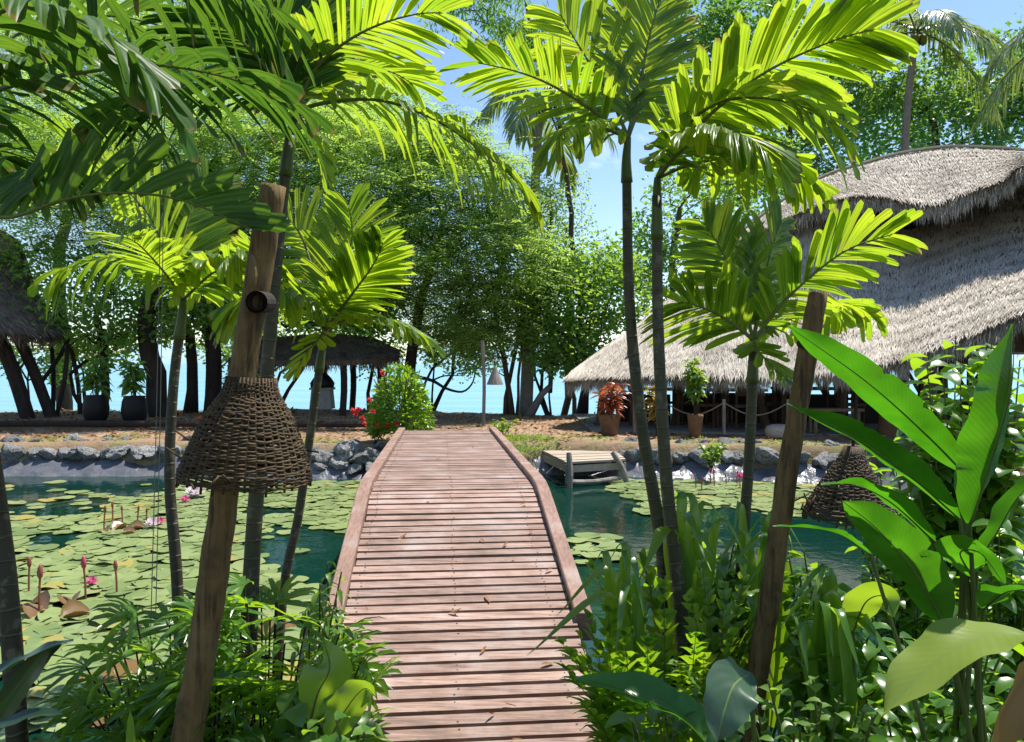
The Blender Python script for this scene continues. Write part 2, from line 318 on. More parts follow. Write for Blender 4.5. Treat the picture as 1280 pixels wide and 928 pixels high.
M['terracotta'] = pmat('terracotta', (.19, .10, .05), (.11, .06, .03), 8, .85, .3)
M['darkpot'] = pmat('black_pot', (.008, .007, .006), (.004, .004, .004), 8, .6, .2)
M['white'] = pmat('white_paint', (.75, .73, .7), (.6, .58, .55), 5, .6, .05)
M['stone'] = pmat('concrete', (.28, .26, .23), (.18, .17, .15), 8, .9, .3)
M['wire'] = pmat('wire', (.2, .19, .16), None, 5, .5, 0)
M['rope'] = pmat('rope', (.26, .22, .17), (.18, .15, .11), 60, .9, .3)
M['litter'] = pmat('dry_leaf', (.3, .14, .05), (.16, .07, .03), 20, .8, .2)
M['pad_brown'] = leafmat('lily_pad_brown', (.22, .13, .04), (.16, .09, .04), (.2, .12, .03), (.2, .12, .03), .3, .6, tw=.2)
M['black'] = pmat('hollow_shade', (.008, .007, .006), None, 5, .9, 0)
M['orange'] = pmat('orange_cloth', (.55, .12, .03), (.4, .08, .02), 8, .8, .1)
# ------------------------------------------------------------------ camera, light, sky
cam = bpy.data.objects.new('camera', bpy.data.cameras.new('camera')); COL.objects.link(cam)
cam.location = (0, 0, ZC); cam.rotation_euler = (math.pi/2, 0, 0)
cam.data.sensor_width = 36; cam.data.lens = 36*F/1280; cam.data.shift_y = -9/1280
cam.data.clip_start = .05; cam.data.clip_end = 8000; scene.camera = cam
AZ, EL = math.radians(55), math.radians(66)
sd = Vector((math.sin(AZ)*math.cos(EL), math.cos(AZ)*math.cos(EL), math.sin(EL)))
sun = bpy.data.lights.new('sun', 'SUN'); sun.energy = 5.0; sun.angle = math.radians(.53); sun.color = (1, .95, .86)
so = bpy.data.objects.new('sun', sun); COL.objects.link(so); so.rotation_euler = sd.to_track_quat('Z', 'Y').to_euler(); so.location = (8, 15, 40)
w = bpy.data.worlds.new('World'); scene.world = w; w.use_nodes = True; nt = w.node_tree; nt.nodes.clear(); L = nt.links
sk = N_(nt, 'ShaderNodeTexSky', sky_type='NISHITA', sun_disc=False, sun_elevation=EL, sun_rotation=AZ, dust_density=.05, ozone_density=2.2, air_density=1.0)
tc = N_(nt, 'ShaderNodeTexCoord'); mp = N_(nt, 'ShaderNodeMapping'); mp.inputs['Scale'].default_value = (1, 1, 2.6); mp.inputs['Location'].default_value = (.35, .2, .1); L.new(tc.outputs['Generated'], mp.inputs[0])
no = N_(nt, 'ShaderNodeTexNoise'); no.inputs['Scale'].default_value = 2.6; no.inputs['Detail'].default_value = 9; no.inputs['Roughness'].default_value = .58; L.new(mp.outputs[0], no.inputs['Vector'])
cf = ramp(nt, no.outputs[0], [(.60, 0.0), (.76, .9)])
c = mixc(nt, cf, sk.outputs[0], (8.5, 8.6, 8.8))
bg = N_(nt, 'ShaderNodeBackground'); bg.inputs[1].default_value = .12; L.new(c, bg.inputs[0])
wo = N_(nt, 'ShaderNodeOutputWorld'); L.new(bg.outputs[0], wo.inputs[0])
scene.view_settings.view_transform = 'Standard'; scene.view_settings.look = 'None'; scene.view_settings.exposure = .76; scene.view_settings.gamma = 1
scene.cycles.max_bounces = 7; scene.cycles.diffuse_bounces = 3; scene.cycles.transmission_bounces = 5; scene.cycles.glossy_bounces = 2; scene.cycles.sample_clamp_indirect = 6
scene.cycles.use_denoising = True; scene.cycles.caustics_reflective = False; scene.cycles.caustics_refractive = False

# ------------------------------------------------------------------ ground, pond, sea
def sstep(a, b, x):
    t = np.clip((x - a)/(b - a), 0, 1); return t*t*(3 - 2*t)
def wig(x, y, s=1.0):
    return np.sin(x*1.3*s + 1.7)*np.cos(y*1.1*s + .4)*.5 + np.sin(x*3.1*s + y*2.3*s)*.25 + np.sin(x*6.7*s - y*5.1*s + 2)*.12
WATER = -.15
def far_edge(x): return 11.75 + .18*np.sin(x*.9 + .6) + .10*np.sin(x*2.3) - .25*sstep(1.5, 4.5, x)
def right_edge(y): return 4.75 + .12*np.sin(y*1.7) + .35*sstep(8, 11.5, y)
def pond_d(x, y):   # <0 inside
    a = y - far_edge(x); b = 3.45 + .18*wig(x, y*0) + .75*sstep(1.5, 2.5, x) - y; c_ = x - right_edge(y); d = -11.5 - x
    r = .6
    return np.maximum(np.maximum(a, b), np.maximum(c_, d)) + r*0
def ground_z(x, y):
    x = np.asarray(x, float); y = np.asarray(y, float)
    land = .35*np.maximum(sstep(5, 10, y), 0) + .03*wig(x*.8, y*.8) + .012*wig(x*4, y*4)
    land = land - .02
    land = land - 2.2*sstep(19.3, 24.5, y + .5*np.sin(x*.4) + .3*np.sin(x*1.3)) - 2*sstep(24, 40, y)
    land = land + .10*sstep(14.6, 14.75, y)*sstep(-1.6, -2.2, x)          # low terrace on the left
    d = pond_d(x, y)
    return land - sstep(.62, .02, d)*1.15
gx = np.concatenate([np.linspace(-90, -14, 20)[:-1], np.linspace(-14, 8, 200), np.linspace(8, 90, 22)[1:]])
gy = np.concatenate([np.linspace(-40, 1.5, 16)[:-1], np.linspace(1.5, 15.5, 150), np.linspace(15.5, 26, 60)[1:], np.linspace(26, 60, 10)[1:]])
GX, GY = np.meshgrid(gx, gy); GZ = ground_z(GX, GY)
mb = MB(); nx, ny = len(gx), len(gy)
i = np.arange(ny-1)[:, None]*nx; j = np.arange(nx-1)[None]
mb.add(np.stack([GX, GY, GZ], -1), np.stack([i+j, i+j+1, i+nx+j+1, i+nx+j], -1).reshape(-1, 4))
m, nt, out = newmat('ground_soil'); L = nt.links
p = N_(nt, 'ShaderNodeBsdfPrincipled'); p.inputs['Roughness'].default_value = .95; p.inputs['Specular IOR Level'].default_value = .1
tc = N_(nt, 'ShaderNodeTexCoord'); sep = N_(nt, 'ShaderNodeSeparateXYZ'); L.new(tc.outputs['Object'], sep.inputs[0])
n1 = N_(nt, 'ShaderNodeTexNoise'); n1.inputs['Scale'].default_value = 2.2; n1.inputs['Detail'].default_value = 9; n1.inputs['Roughness'].default_value = .7; L.new(tc.outputs['Object'], n1.inputs['Vector'])
n2 = N_(nt, 'ShaderNodeTexNoise'); n2.inputs['Scale'].default_value = 26; n2.inputs['Detail'].default_value = 6; L.new(tc.outputs['Object'], n2.inputs['Vector'])
sand = ramp(nt, n1.outputs[0], [(.3, (.19, .125, .078)), (.52, (.31, .215, .14)), (.72, (.44, .33, .23))])
sand = mixc(nt, ramp(nt, n2.outputs[0], [(.56, 0.0), (.66, .6)]), sand, (.17, .10, .05))
soil = ramp(nt, n1.outputs[0], [(.3, (.02, .014, .009)), (.7, (.06, .04, .025))])
mrg = N_(nt, 'ShaderNodeMapRange'); mrg.inputs[1].default_value = 11.2; mrg.inputs[2].default_value = 12.2; L.new(sep.outputs[1], mrg.inputs[0])
c = mixc(nt, mrg.outputs[0], soil, sand)
# grassy earth strip behind the rocks
g1 = N_(nt, 'ShaderNodeMapRange'); g1.inputs[1].default_value = 12.2; g1.inputs[2].default_value = 13.2; g1.inputs[3].default_value = 1; g1.inputs[4].default_value = 0; L.new(sep.outputs[1], g1.inputs[0])
gm = N_(nt, 'ShaderNodeMath', operation='MULTIPLY'); L.new(g1.outputs[0], gm.inputs[0]); L.new(ramp(nt, n1.outputs[0], [(.45, 0.0), (.6, .9)]), gm.inputs[1])
c = mixc(nt, gm.outputs[0], c, (.12, .13, .04))
L.new(c, p.inputs['Base Color'])
bp = N_(nt, 'ShaderNodeBump'); bp.inputs['Strength'].default_value = .8; bp.inputs['Distance'].default_value = .06; L.new(n1.outputs[0], bp.inputs['Height'])
bp2 = N_(nt, 'ShaderNodeBump'); bp2.inputs['Strength'].default_value = .6; bp2.inputs['Distance'].default_value = .02; L.new(n2.outputs[0], bp2.inputs['Height']); L.new(bp.outputs[0], bp2.inputs['Normal']); L.new(bp2.outputs[0], p.inputs['Normal'])
L.new(p.outputs[0], out.inputs[0]); M['ground'] = m
struct(mb, 'ground', m, True)

m, nt, out = newmat('pond_water'); L = nt.links
p = N_(nt, 'ShaderNodeBsdfPrincipled'); p.inputs['Roughness'].default_value = .04; p.inputs['IOR'].default_value = 1.33; p.inputs['Base Color'].default_value = (.003, .027, .019, 1)
tc = N_(nt, 'ShaderNodeTexCoord'); no = N_(nt, 'ShaderNodeTexNoise'); no.inputs['Scale'].default_value = 5; no.inputs['Detail'].default_value = 4; L.new(tc.outputs['Object'], no.inputs['Vector'])
bp = N_(nt, 'ShaderNodeBump'); bp.inputs['Strength'].default_value = .22; bp.inputs['Distance'].default_value = .02; L.new(no.outputs[0], bp.inputs['Height']); L.new(bp.outputs[0], p.inputs['Normal']); L.new(p.outputs[0], out.inputs[0])
mb = MB(); mb.add([[-13, 2.3, WATER], [6.2, 2.3, WATER], [6.2, 12.6, WATER], [-13, 12.6, WATER]], np.array([[0, 1, 2, 3]])); struct(mb, 'pond_water', m)
m, nt, out = newmat('sea_water'); L = nt.links
p = N_(nt, 'ShaderNodeBsdfPrincipled'); p.inputs['Roughness'].default_value = .25; p.inputs['IOR'].default_value = 1.33
tc = N_(nt, 'ShaderNodeTexCoord'); mp = N_(nt, 'ShaderNodeMapping'); mp.inputs['Scale'].default_value = (.03, .2, 1); L.new(tc.outputs['Object'], mp.inputs[0])
no = N_(nt, 'ShaderNodeTexNoise'); no.inputs['Scale'].default_value = 1; no.inputs['Detail'].default_value = 5; L.new(mp.outputs[0], no.inputs['Vector'])
L.new(ramp(nt, no.outputs[0], [(.35, (.075, .25, .33)), (.65, (.12, .32, .38))]), p.inputs['Base Color'])
no2 = N_(nt, 'ShaderNodeTexNoise'); no2.inputs['Scale'].default_value = 3; L.new(tc.outputs['Object'], no2.inputs['Vector'])
bp = N_(nt, 'ShaderNodeBump'); bp.inputs['Strength'].default_value = .3; bp.inputs['Distance'].default_value = .1; L.new(no2.outputs[0], bp.inputs['Height']); L.new(bp.outputs[0], p.inputs['Normal']); L.new(p.outputs[0], out.inputs[0])
mb = MB(); mb.add([[-4000, 21.5, -.95], [4000, 21.5, -.95], [4000, 6000, -.95], [-4000, 6000, -.95]], np.array([[0, 1, 2, 3]])); struct(mb, 'sea_water', m)
# far headland across the bay; haze painted blue, widened to mask the horizon glow
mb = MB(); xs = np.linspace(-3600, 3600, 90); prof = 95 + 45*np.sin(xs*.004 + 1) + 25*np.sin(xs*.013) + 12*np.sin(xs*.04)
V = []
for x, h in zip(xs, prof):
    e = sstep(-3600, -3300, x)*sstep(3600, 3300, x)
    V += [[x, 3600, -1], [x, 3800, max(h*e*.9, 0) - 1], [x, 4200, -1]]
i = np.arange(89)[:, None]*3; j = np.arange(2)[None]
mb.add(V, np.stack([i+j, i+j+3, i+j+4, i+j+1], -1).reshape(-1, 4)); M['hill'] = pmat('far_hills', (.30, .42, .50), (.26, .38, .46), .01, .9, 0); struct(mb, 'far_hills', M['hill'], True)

# pond liner showing along the banks
def liner(name, path_fn, ts, nrm):
    mb = MB(); V = []; k = 7
    for t in ts:
        x, y = path_fn(t); nx_, ny_ = nrm(t)
        for q in range(k):
            f = q/(k-1); off = -.30 + .85*f + .10*wig(x*3 + f*2, y*3)
            z = WATER - .12 + .36*sstep(.1, 1, f) + .07*wig(x*2.4, y*2.4 + f*4) + .05*math.sin(t*5.3 + f*5)*f
            V.append([x + nx_*off, y + ny_*off, z])
    n = len(ts); i = np.arange(n-1)[:, None]*k; j = np.arange(k-1)[None]
    mb.add(V, np.stack([i+j, i+k+j, i+k+j+1, i+j+1], -1).reshape(-1, 4)); struct(mb, name, M['liner'], True)
liner('pond_liner', lambda t: (t, far_edge(t)), np.linspace(-12, 5.0, 150), lambda t: (0, 1))
liner('pond_liner', lambda t: (right_edge(t), t), np.linspace(11.9, 3.2, 90), lambda t: (1, 0))

# ------------------------------------------------------------------ boardwalk bridge
def axis_x(y): return .10 - .093*y
AX = nz(np.array([-.093, 1.0, 0])); CR = np.array([AX[1], -AX[0], 0])
def deck_z(y):
    return np.interp(y, [2.9, 5.72, 5.9, 6.1, 11.35, 13.2], [-.075, .628, .652, .658, .62, .36])
br = thing('boardwalk_bridge', 'red brown timber boardwalk bridge arching over the lily pond to the sandy bank', 'bridge', (axis_x(7), 7, 0))
mb = MB(); y = 2.95; k = 0
while y < 13.0:
    pitch = .089; sl = (deck_z(y + .05) - deck_z(y - .05))/.1
    f = nz(AX + np.array([0, 0, sl])); up = np.cross(CR, f)
    c0 = np.array([axis_x(y), y, deck_z(y) - .026]) + CR*RNG.normal(0, .004) + up*RNG.normal(0, .0015)
    rot = np.stack([CR, f, up], 1); yaw = RNG.normal(0, .0025); R2 = np.array([[1, -yaw, 0], [yaw, 1, 0], [0, 0, 1]])
    wdt = .065 + RNG.normal(0, .0015)
    mb.box(c0, (1.25 if y < 4.1 else 1.235, wdt, .05), rot @ R2)
    for s in (-.56, -.02, .5):
        for q in (-.018, .02):
            if rnd.random() < .8:
                pc = c0 + CR*(s + rnd.uniform(-.012, .012)) + f*q + up*.0265
                th = np.linspace(0, 6.283, 7)[:-1]; r = rnd.uniform(.0035, .006)
                V = [pc + CR*math.cos(t)*r + f*math.sin(t)*r for t in th] + [pc]
                mb.add(V, [(a_, (a_+1) % 6, 6) for a_ in range(6)], mat=1)
    y += pitch*AX[1]/math.sqrt(1 + sl*sl); k += 1
mb.build('deck', [M['deck'], M['nail']], br)
ks = [4.06, 4.6, 5.2, 5.72, 5.9, 6.1, 7.5, 9, 10.5, 11.4]
for s in (-1, 1):
    mb = MB(); prev = None; rows = []
    yy = [y_ for y_ in ks] if s > 0 else [3.7] + ks
    for y_ in yy:
        c0 = np.array([axis_x(y_), y_, deck_z(y_)]) + CR*s*.668
        up = np.array([0, 0, 1])
        rows.append([c0 + CR*a_ + up*b_ for a_, b_ in ((-.046, -.10), (-.046, .042), (-.04, .048), (.04, .048), (.046, .042), (.046, -.10))])
    V = np.array(rows).reshape(-1, 3); n = len(rows); i = np.arange(n-1)[:, None]*6; j = np.arange(6)[None]; jn = (j+1) % 6
    mb.add(V, np.stack([i+j, i+6+j, i+6+jn, i+jn], -1).reshape(-1, 4))
    for e in (0, n-1):
        b = e*6; mb.add(V[b:b+6], [(0, 1, 4, 5), (1, 2, 3, 4)] if e == 0 else [(5, 4, 1, 0), (4, 3, 2, 1)])
    mb.build('kerb', M['kerb'], br)
for s in (-.5, 0, .5):
    mb = MB(); yy = np.linspace(3.0, 12.9, 30); pts = [np.array([axis_x(a_), a_, deck_z(a_) - .13]) + CR*s for a_ in yy]
    for a_, b_ in zip(pts[:-1], pts[1:]): mb.bar(a_, b_, .07, .16)
    mb.build('beam', M['beam'], br)
for y_ in (4.6, 6.6, 8.6, 10.6):
    for s in (-.58, .58):
        mb = MB(); c0 = np.array([axis_x(y_), y_, deck_z(y_) - .06]) + CR*s; mb.tube([c0 - [0, 0, 1.6], c0], .055, 9); mb.build('post', M['beam'], br)

# dry leaves fallen on the deck
lm = []
for v in range(4):
    mb = MB(); a = rnd.uniform(0, 6)
    blades(mb, [[0, 0, .004]], [[1, 0, 0.05]], [[0, 0, 1]], rnd.uniform(.05, .09), rnd.uniform(.012, .026), OVAL, -.25 + .2*v, .5, curl=.1); lm.append(mb.mesh('dry_leaf', M['litter'], smooth=True))
spots = [(497, 676), (680, 590), (700, 588), (600, 675), (628, 685), (612, 755), (682, 715), (676, 833), (619, 893), (646, 885), (470, 738), (482, 658), (560, 768), (650, 632), (533, 628), (664, 664), (545, 575), (590, 560), (640, 700), (455, 760), (600, 820), (640, 925)]
for q, (px, py) in enumerate(spots):
    yy = np.linspace(3.05, 11.3, 800); pr = HY - F*(deck_z(yy) - ZC)/yy; yb = yy[np.argmin(abs(pr - py))]
    pt = P(px, py, yb); pt[2] = deck_z(yb) + .003
    o = bpy.data.objects.new('dry_leaf', lm[q % 4]); COL.objects.link(o); o.location = pt; o.rotation_euler = (-.0 + math.atan((deck_z(yb+.05)-deck_z(yb-.05))/.1), 0, rnd.uniform(0, 6.28)); o.scale = [rnd.uniform(.6, 1.1)]*3
    tag(o, 'small dry brown leaf fallen on the boardwalk planks', 'leaf', 'dry leaves scattered on the boardwalk')

# ------------------------------------------------------------------ small dock with ladder
dk = thing('wooden_jetty', 'low grey plank jetty with bleached log ladder to the right of the bridge', 'jetty', P(725, 575, 10.9))
zt = .19
def onz(px, py, z):
    Y = F*(ZC - z)/(py - HY); return P(px, py, Y)
a, b, c_, d_ = onz(708, 577.5, zt), onz(782, 573.5, zt), onz(762, 558.5, zt), onz(671, 560, zt)
mb = MB(); n = 11
for k in range(n):
    f0 = (k + .04)/n; f1 = (k + .96)/n; jj = RNG.normal(0, .004, 2)
    q = [a + (d_-a)*f0, b + (c_-b)*f0, b + (c_-b)*f1, a + (d_-a)*f1]
    V = np.array([[x, y_, zt + jj[0]] for x, y_, z in q] + [[x, y_, zt - .035] for x, y_, z in q])
    mb.add(V, np.array([[0, 1, 2, 3], [7, 6, 5, 4], [0, 4, 5, 1], [1, 5, 6, 2], [2, 6, 7, 3], [3, 7, 4, 0]]))
mb.build('deck', M['plank'], dk)
mb = MB(); mb.bar(a - [0, -.05, .11], b - [0, -.05, .11], .06, .10); mb.bar(a - [-.05, 0, .11], d_ - [0, 0, .11], .06, .10); mb.bar(b - [.05, 0, .11], c_ - [0, 0, .11], .06, .1); mb.build('frame', M['plank'], dk)
for p_ in (a + (d_-a)*.1 + [.08, 0, 0], b + (c_-b)*.1 - [.08, 0, 0], d_ + [.1, -.1, 0], c_ - [.1, .1, 0]):
    mb = MB(); mb.tube([p_ - [0, 0, 1.1], p_ - [0, 0, .08]], .05, 8); mb.build('post', M['driftwood'], dk)
ra = a + np.array([.06, -.08, 0]); rb = b + np.array([-.12, -.1, 0])
for q, (p_, dx) in enumerate(((ra, -.02), (rb, .06))):
    mb = MB(); mb.tube(smooth_path([p_ + [.02 + dx*2.5, -.12, -.6], p_ + [.0 + dx, -.06, -.15], p_ + [-.03 - .06*q, .0, .14 - .03*q]], 10), [.045, .045, .043, .04, .043, .048, .044, .04, .043, .036], 9); mb.build('ladder_rail', M['driftwood'], dk)
mb = MB(); mb.tube(smooth_path([ra + [.0, -.06, -.27], (ra + rb)/2 + [0, -.06, -.29], rb + [.06, -.06, -.25]], 8), .035, 8); mb.build('ladder_rung', M['driftwood'], dk)

# ------------------------------------------------------------------ rocks
rock_me = []
def make_rock(seed):
    r = np.random.default_rng(seed); bm = []
    import bmesh
    b_ = bmesh.new(); bmesh.ops.create_icosphere(b_, subdivisions=3, radius=1)
    V = np.array([v.co[:] for v in b_.verts]); Fc = np.array([[v.index for v in f.verts] for f in b_.faces]); b_.free()
    k = r.normal(0, 1, (7, 3)); ph = r.uniform(0, 6, 7)
    disp = sum(np.sin(V @ k[q]*(1.2 + .8*q) + ph[q])*(.17/(1 + .55*q)) for q in range(7))
    for q in range(9):     # knocked-off facets
        nn = nz(r.normal(0, 1, 3)); lim = r.uniform(.62, .9); dd = V @ nn; V = V - np.maximum(dd - lim, 0)[:, None]*nn*.9
    V = V*(1 + disp[:, None]); V += r.normal(0, .012, V.shape)
    V *= np.array([1, r.uniform(.7, .95), r.uniform(.55, .75)])
    mb = MB(); mb.add(V, Fc); return mb.mesh('rock', M['rock'])
for s in range(9): rock_me.append(make_rock(100 + s))
def rock(x, y, z, s, label, group):
    o = bpy.data.objects.new('rock', rock_me[rnd.randrange(9)]); COL.objects.link(o); o.location = (x, y, z)
    o.rotation_euler = (rnd.uniform(-.5, .5), rnd.uniform(-.5, .5), rnd.uniform(0, 6.28)); o.scale = (s*rnd.uniform(.85, 1.25), s, s*rnd.uniform(.8, 1.1))
    tag(o, label, 'rock', group)
x = -9.4
while x < -2.6:
    s = rnd.uniform(.11, .25)
    rock(x, far_edge(x) + .42 + rnd.uniform(-.06, .12), .12 + s*.25, s, 'rough grey rock in the row along the far left pond bank', 'rocks edging the left pond bank')
    if rnd.random() < .6:
        s2 = rnd.uniform(.09, .17); rock(x + .1, far_edge(x) + .75 + rnd.uniform(0, .2), .27 + s2*.3, s2, 'rough grey rock in the row along the far left pond bank', 'rocks edging the left pond bank')
    x += s*1.35
for px, py, s in ((432, 562, .21), (408, 573, .17), (450, 573, .17), (395, 569, .15), (466, 570, .18), (424, 578, .16), (447, 583, .14), (464, 582, .13), (400, 584, .13), (440, 566, .12), (384, 575, .15), (472, 556, .12)):
    p_ = P(px, py, 11.75 + (590 - py)*.012); rock(p_[0], p_[1], p_[2] - .02, s, 'rough grey rock in the heap beside the left end of the bridge', 'rocks heaped left of the bridge')
x = 1.75
while x < 5.0:
    s = rnd.uniform(.11, .25)
    rock(x, far_edge(x) + .42 + rnd.uniform(-.06, .12), .1 + s*.25, s, 'rough grey rock in the row along the far right pond bank', 'rocks edging the right pond bank')
    s2 = rnd.uniform(.09, .17); rock(x + .1, far_edge(x) + .72 + rnd.uniform(0, .2), .24 + s2*.3, s2, 'rough grey rock in the row along the far right pond bank', 'rocks edging the right pond bank')
    x += s*1.3
y = 11.3
while y > 4.2:
    s = rnd.uniform(.10, .2); rock(right_edge(y) + .45 + rnd.uniform(-.1, .15), y, .08 + s*.3, s, 'rough pale rock on the near right pond bank behind the big leaves', 'rocks on the near right bank'); y -= s*1.5

# ------------------------------------------------------------------ lily pads
m = leafmat('lily_pad', (.085, .15, .045), (.27, .33, .13), (.1, .18, .04), (.14, .22, .05), .22, .9, tw=.15, noise=.18)
M['pad'] = m
m2 = leafmat('lily_pad_yellow', (.36, .27, .06), (.28, .28, .09), (.2, .2, .04), (.2, .2, .04), .3, .6, tw=.15); M['pad_y'] = m2
def pad_geo(mb, c=(0, 0, 0), r=1.0, rot=0.0, seed=0, mat=0, lift=.05):
    q = np.random.default_rng(seed); n = 22; th = np.linspace(.10, 6.283 - .10, n) + rot; c = np.array(c, float)
    ph = q.uniform(0, 6, 4); wob = 1 + .035*np.sin(th*3 + ph[0]) + .02*np.sin(th*7 + ph[1])
    ln = lift*(np.sin(th*2 + ph[2])*.5 + np.sin(th*5 + ph[3])*.35)
    V = [c]; 
    for f, lf in ((.45, .25), (.85, .5), (1, 1)):
        V += [c + np.array([math.cos(t)*r*f*w_, math.sin(t)*r*f*w_, r*l_*lf + .004*f]) for t, w_, l_ in zip(th, wob, ln)]
    fs = [(0, 1+k, 2+k) for k in range(n-1)]
    for ring in (0, 1):
        b = 1 + ring*n; fs += [(b+k, b+n+k, b+n+k+1, b+k+1) for k in range(n-1)]
    mb.add(V, fs, mat=mat)
pad_me = []
for s in range(8):
    mb = MB(); pad_geo(mb, seed=s, lift=.06 + .04*(s % 4)); pad_me.append(mb.mesh('lily_pad', M['pad'], smooth=True))
pady_me = []
for s in range(3):
    mb = MB(); pad_geo(mb, seed=50+s, lift=.12); pady_me.append(mb.mesh('lily_pad', [M['pad_y'], M['pad_brown']][s == 2], smooth=True))
def px_of(x, y, z): return CX + F*x/y, HY - F*(z - ZC)/y
def ell(px, py, cx, cy, rx, ry): return ((px-cx)/rx)**2 + ((py-cy)/ry)**2 < 1
cand = []
yy = 3.35
while yy < 11.5:
    st = .125 + .045*max(0, (6 - yy)/3)
    x = -9.5 + rnd.uniform(0, .2)
    while x < 4.7:
        X = x + rnd.uniform(-.08, .08); Y = yy + rnd.uniform(-.07, .07); px, py = px_of(X, Y, WATER)
        ok = pond_d(np.array(X), np.array(Y)) < -.25 and -120 < px < 1330
        if X < axis_x(Y) - .55:
            wnz = 5*math.sin(px*.05) + 4*math.sin(px*.017 + 2)
            if py < 622 + wnz and px < 215: ok = ok and rnd.random() < .04
            if ell(px, py, 385, 690 + wnz, 80, 36): ok = ok and rnd.random() < .08
            if ell(px, py, 45, 632, 95, 16) or ell(px, py, 70, 678, 38, 10) or ell(px, py, 335, 640, 40, 6): ok = ok and rnd.random() < .12
            if py < 604: ok = ok and px > 215
            if py > 760: ok = ok and rnd.random() < .85
        elif X > axis_x(Y) + .7:
            ring = (765 < px < 1085 and 598 < py < 640 + 6*math.sin(px*.04) and (px > 800 or py < 625))
            ok = ok and (ring and rnd.random() < .93 or ell(px, py, 745, 690, 40, 20) and rnd.random() < .5 or ell(px, py, 1150, 735, 50, 22) and rnd.random() < .6 or ell(px, py, 1010, 712, 18, 6) and rnd.random() < .5 or px > 1130 and py < 700 and rnd.random() < .7)
        else: ok = False
        if ok and rnd.random() < .84:
            r = rnd.uniform(.07, .155)*(1 + .2*max(0, (7 - Y)/3.5)); cand.append((X, Y, r))
        x += st*rnd.uniform(.9, 1.15)
    yy += st*.95
cand.sort(key=lambda c: -(c[2]/c[1])**2/c[1])
rest = MB()
for k, (X, Y, r) in enumerate(cand):
    z = WATER + .004 + rnd.uniform(0, .022); odd = rnd.random()
    if k < 290:
        yel = odd < .07; me = pady_me[rnd.randrange(3)] if yel else pad_me[rnd.randrange(8)]
        o = bpy.data.objects.new('lily_pad', me); COL.objects.link(o); o.location = (X, Y, z); o.rotation_euler = (rnd.gauss(0, .06), rnd.gauss(0, .06), rnd.uniform(0, 6.28)); o.scale = (r, r, r)
        if yel: tag(o, 'yellowing lily pad with curled edges among the green pads', 'lily pad', 'yellow and brown lily pads')
        else: tag(o, 'round pale green lily pad floating on the pond', 'lily pad', 'green lily pads floating on the pond')
    else: pad_geo(rest, (X, Y, z), r, rnd.uniform(0, 6.28), k, 1 if odd < .06 else 0, .06)
tag(rest.build('lily_pads', [M['pad'], M['pad_y']], smooth=True), 'dense carpet of small far lily pads on the pond', 'lily pads', kind='stuff')
print('PADS', len(cand))
# buds and blooms
def bud(px, py, top, Y0=None, col='bud', label='', bloom=None, group='closed lily buds on stalks'):
    base = onz(px, py, WATER); h = (py - top)/F*base[1]
    t = thing('water_lily', label, 'water lily', base, group)
    mb = MB(); lean = rnd.uniform(-.06, .06); p1 = base + np.array([lean*h, 0, h*.72]); mb.tube(smooth_path([base - [0, 0, .05], base + [lean*.2*h, 0, h*.4], p1], 6), .008, 6); mb.build('stalk', M['bud'], t)
    mb = MB(); bl = max(h*.3, .06); wd = bl*.2
    mb.tube([p1, p1 + [0, 0, bl*.15], p1 + [lean*.05, 0, bl*.45], p1 + [lean*.1, 0, bl*.8], p1 + [lean*.1, 0, bl]], [wd*.4, wd*.85, wd, wd*.6, .002], 9); mb.build('bud', M[col], t, smooth=True)
def bloom(px, py, s, mat, label):
    base = onz(px, py, WATER) + [0, 0, .03]; mb = MB()
    for ring, (n, el) in enumerate(((9, .35), (8, .75), (6, 1.15))):
        a = np.arange(n)/n*6.283 + ring*.35; D = np.stack([np.cos(a)*math.cos(el), np.sin(a)*math.cos(el), np.full(n, math.sin(el))], 1)
        blades(mb, np.tile(base, (n, 1)), D, np.stack([-np.cos(a)*math.sin(el), -np.sin(a)*math.sin(el), np.full(n, math.cos(el))], 1), s, s*.38, OVAL, -.1, .4)
    tag(mb.build('water_lily', M[mat], origin=base, smooth=True), label, 'water lily')
for px, py, top in ((36, 742, 697), (146, 745, 700)): bud(px, py, top, label='slender reddish lily bud on a single stalk above the pads', group='slender reddish lily buds')
bud(49, 768, 706, label='tall thick reddish brown lily bud beside curled brown pads on the left')
bud(107, 752, 695, col='bud_pink', label='pink lily bud on tall stalk beside the magenta bloom')
for px, py, top in ((130, 664, 632), (141, 655, 627), (153, 656, 632), (172, 656, 632), (183, 655, 636)): bud(px, py, top, label='small upright lily bud in the far cluster on the left', group='lily buds in the far left cluster')
for px, py, top in ((870, 612, 592), (877, 616, 596), (888, 606, 584), (893, 609, 586), (908, 607, 592), (921, 605, 588), (925, 612, 592), (930, 606, 590)): bud(px, py, top, col='bud_pink', label='small pink lily bud standing over the right hand pads', group='pink lily buds on the right')
bloom(115, 735, .06, 'flower_pink', 'magenta lily bloom beside the tall pink bud')
bloom(243, 624, .17, 'flower_white', 'large white lily bloom under the wicker basket'); bloom(200, 658, .07, 'flower_pink', 'pink lily bloom right of the far bud cluster'); bloom(190, 662, .10, 'flower_white', 'white lily bloom in the far left bud cluster')
bloom(925, 600, .09, 'flower_pink', 'pink lily bloom on the right hand pads'); bloom(231, 630, .08, 'flower_pink', 'small pink lily bloom beside the large white bloom')
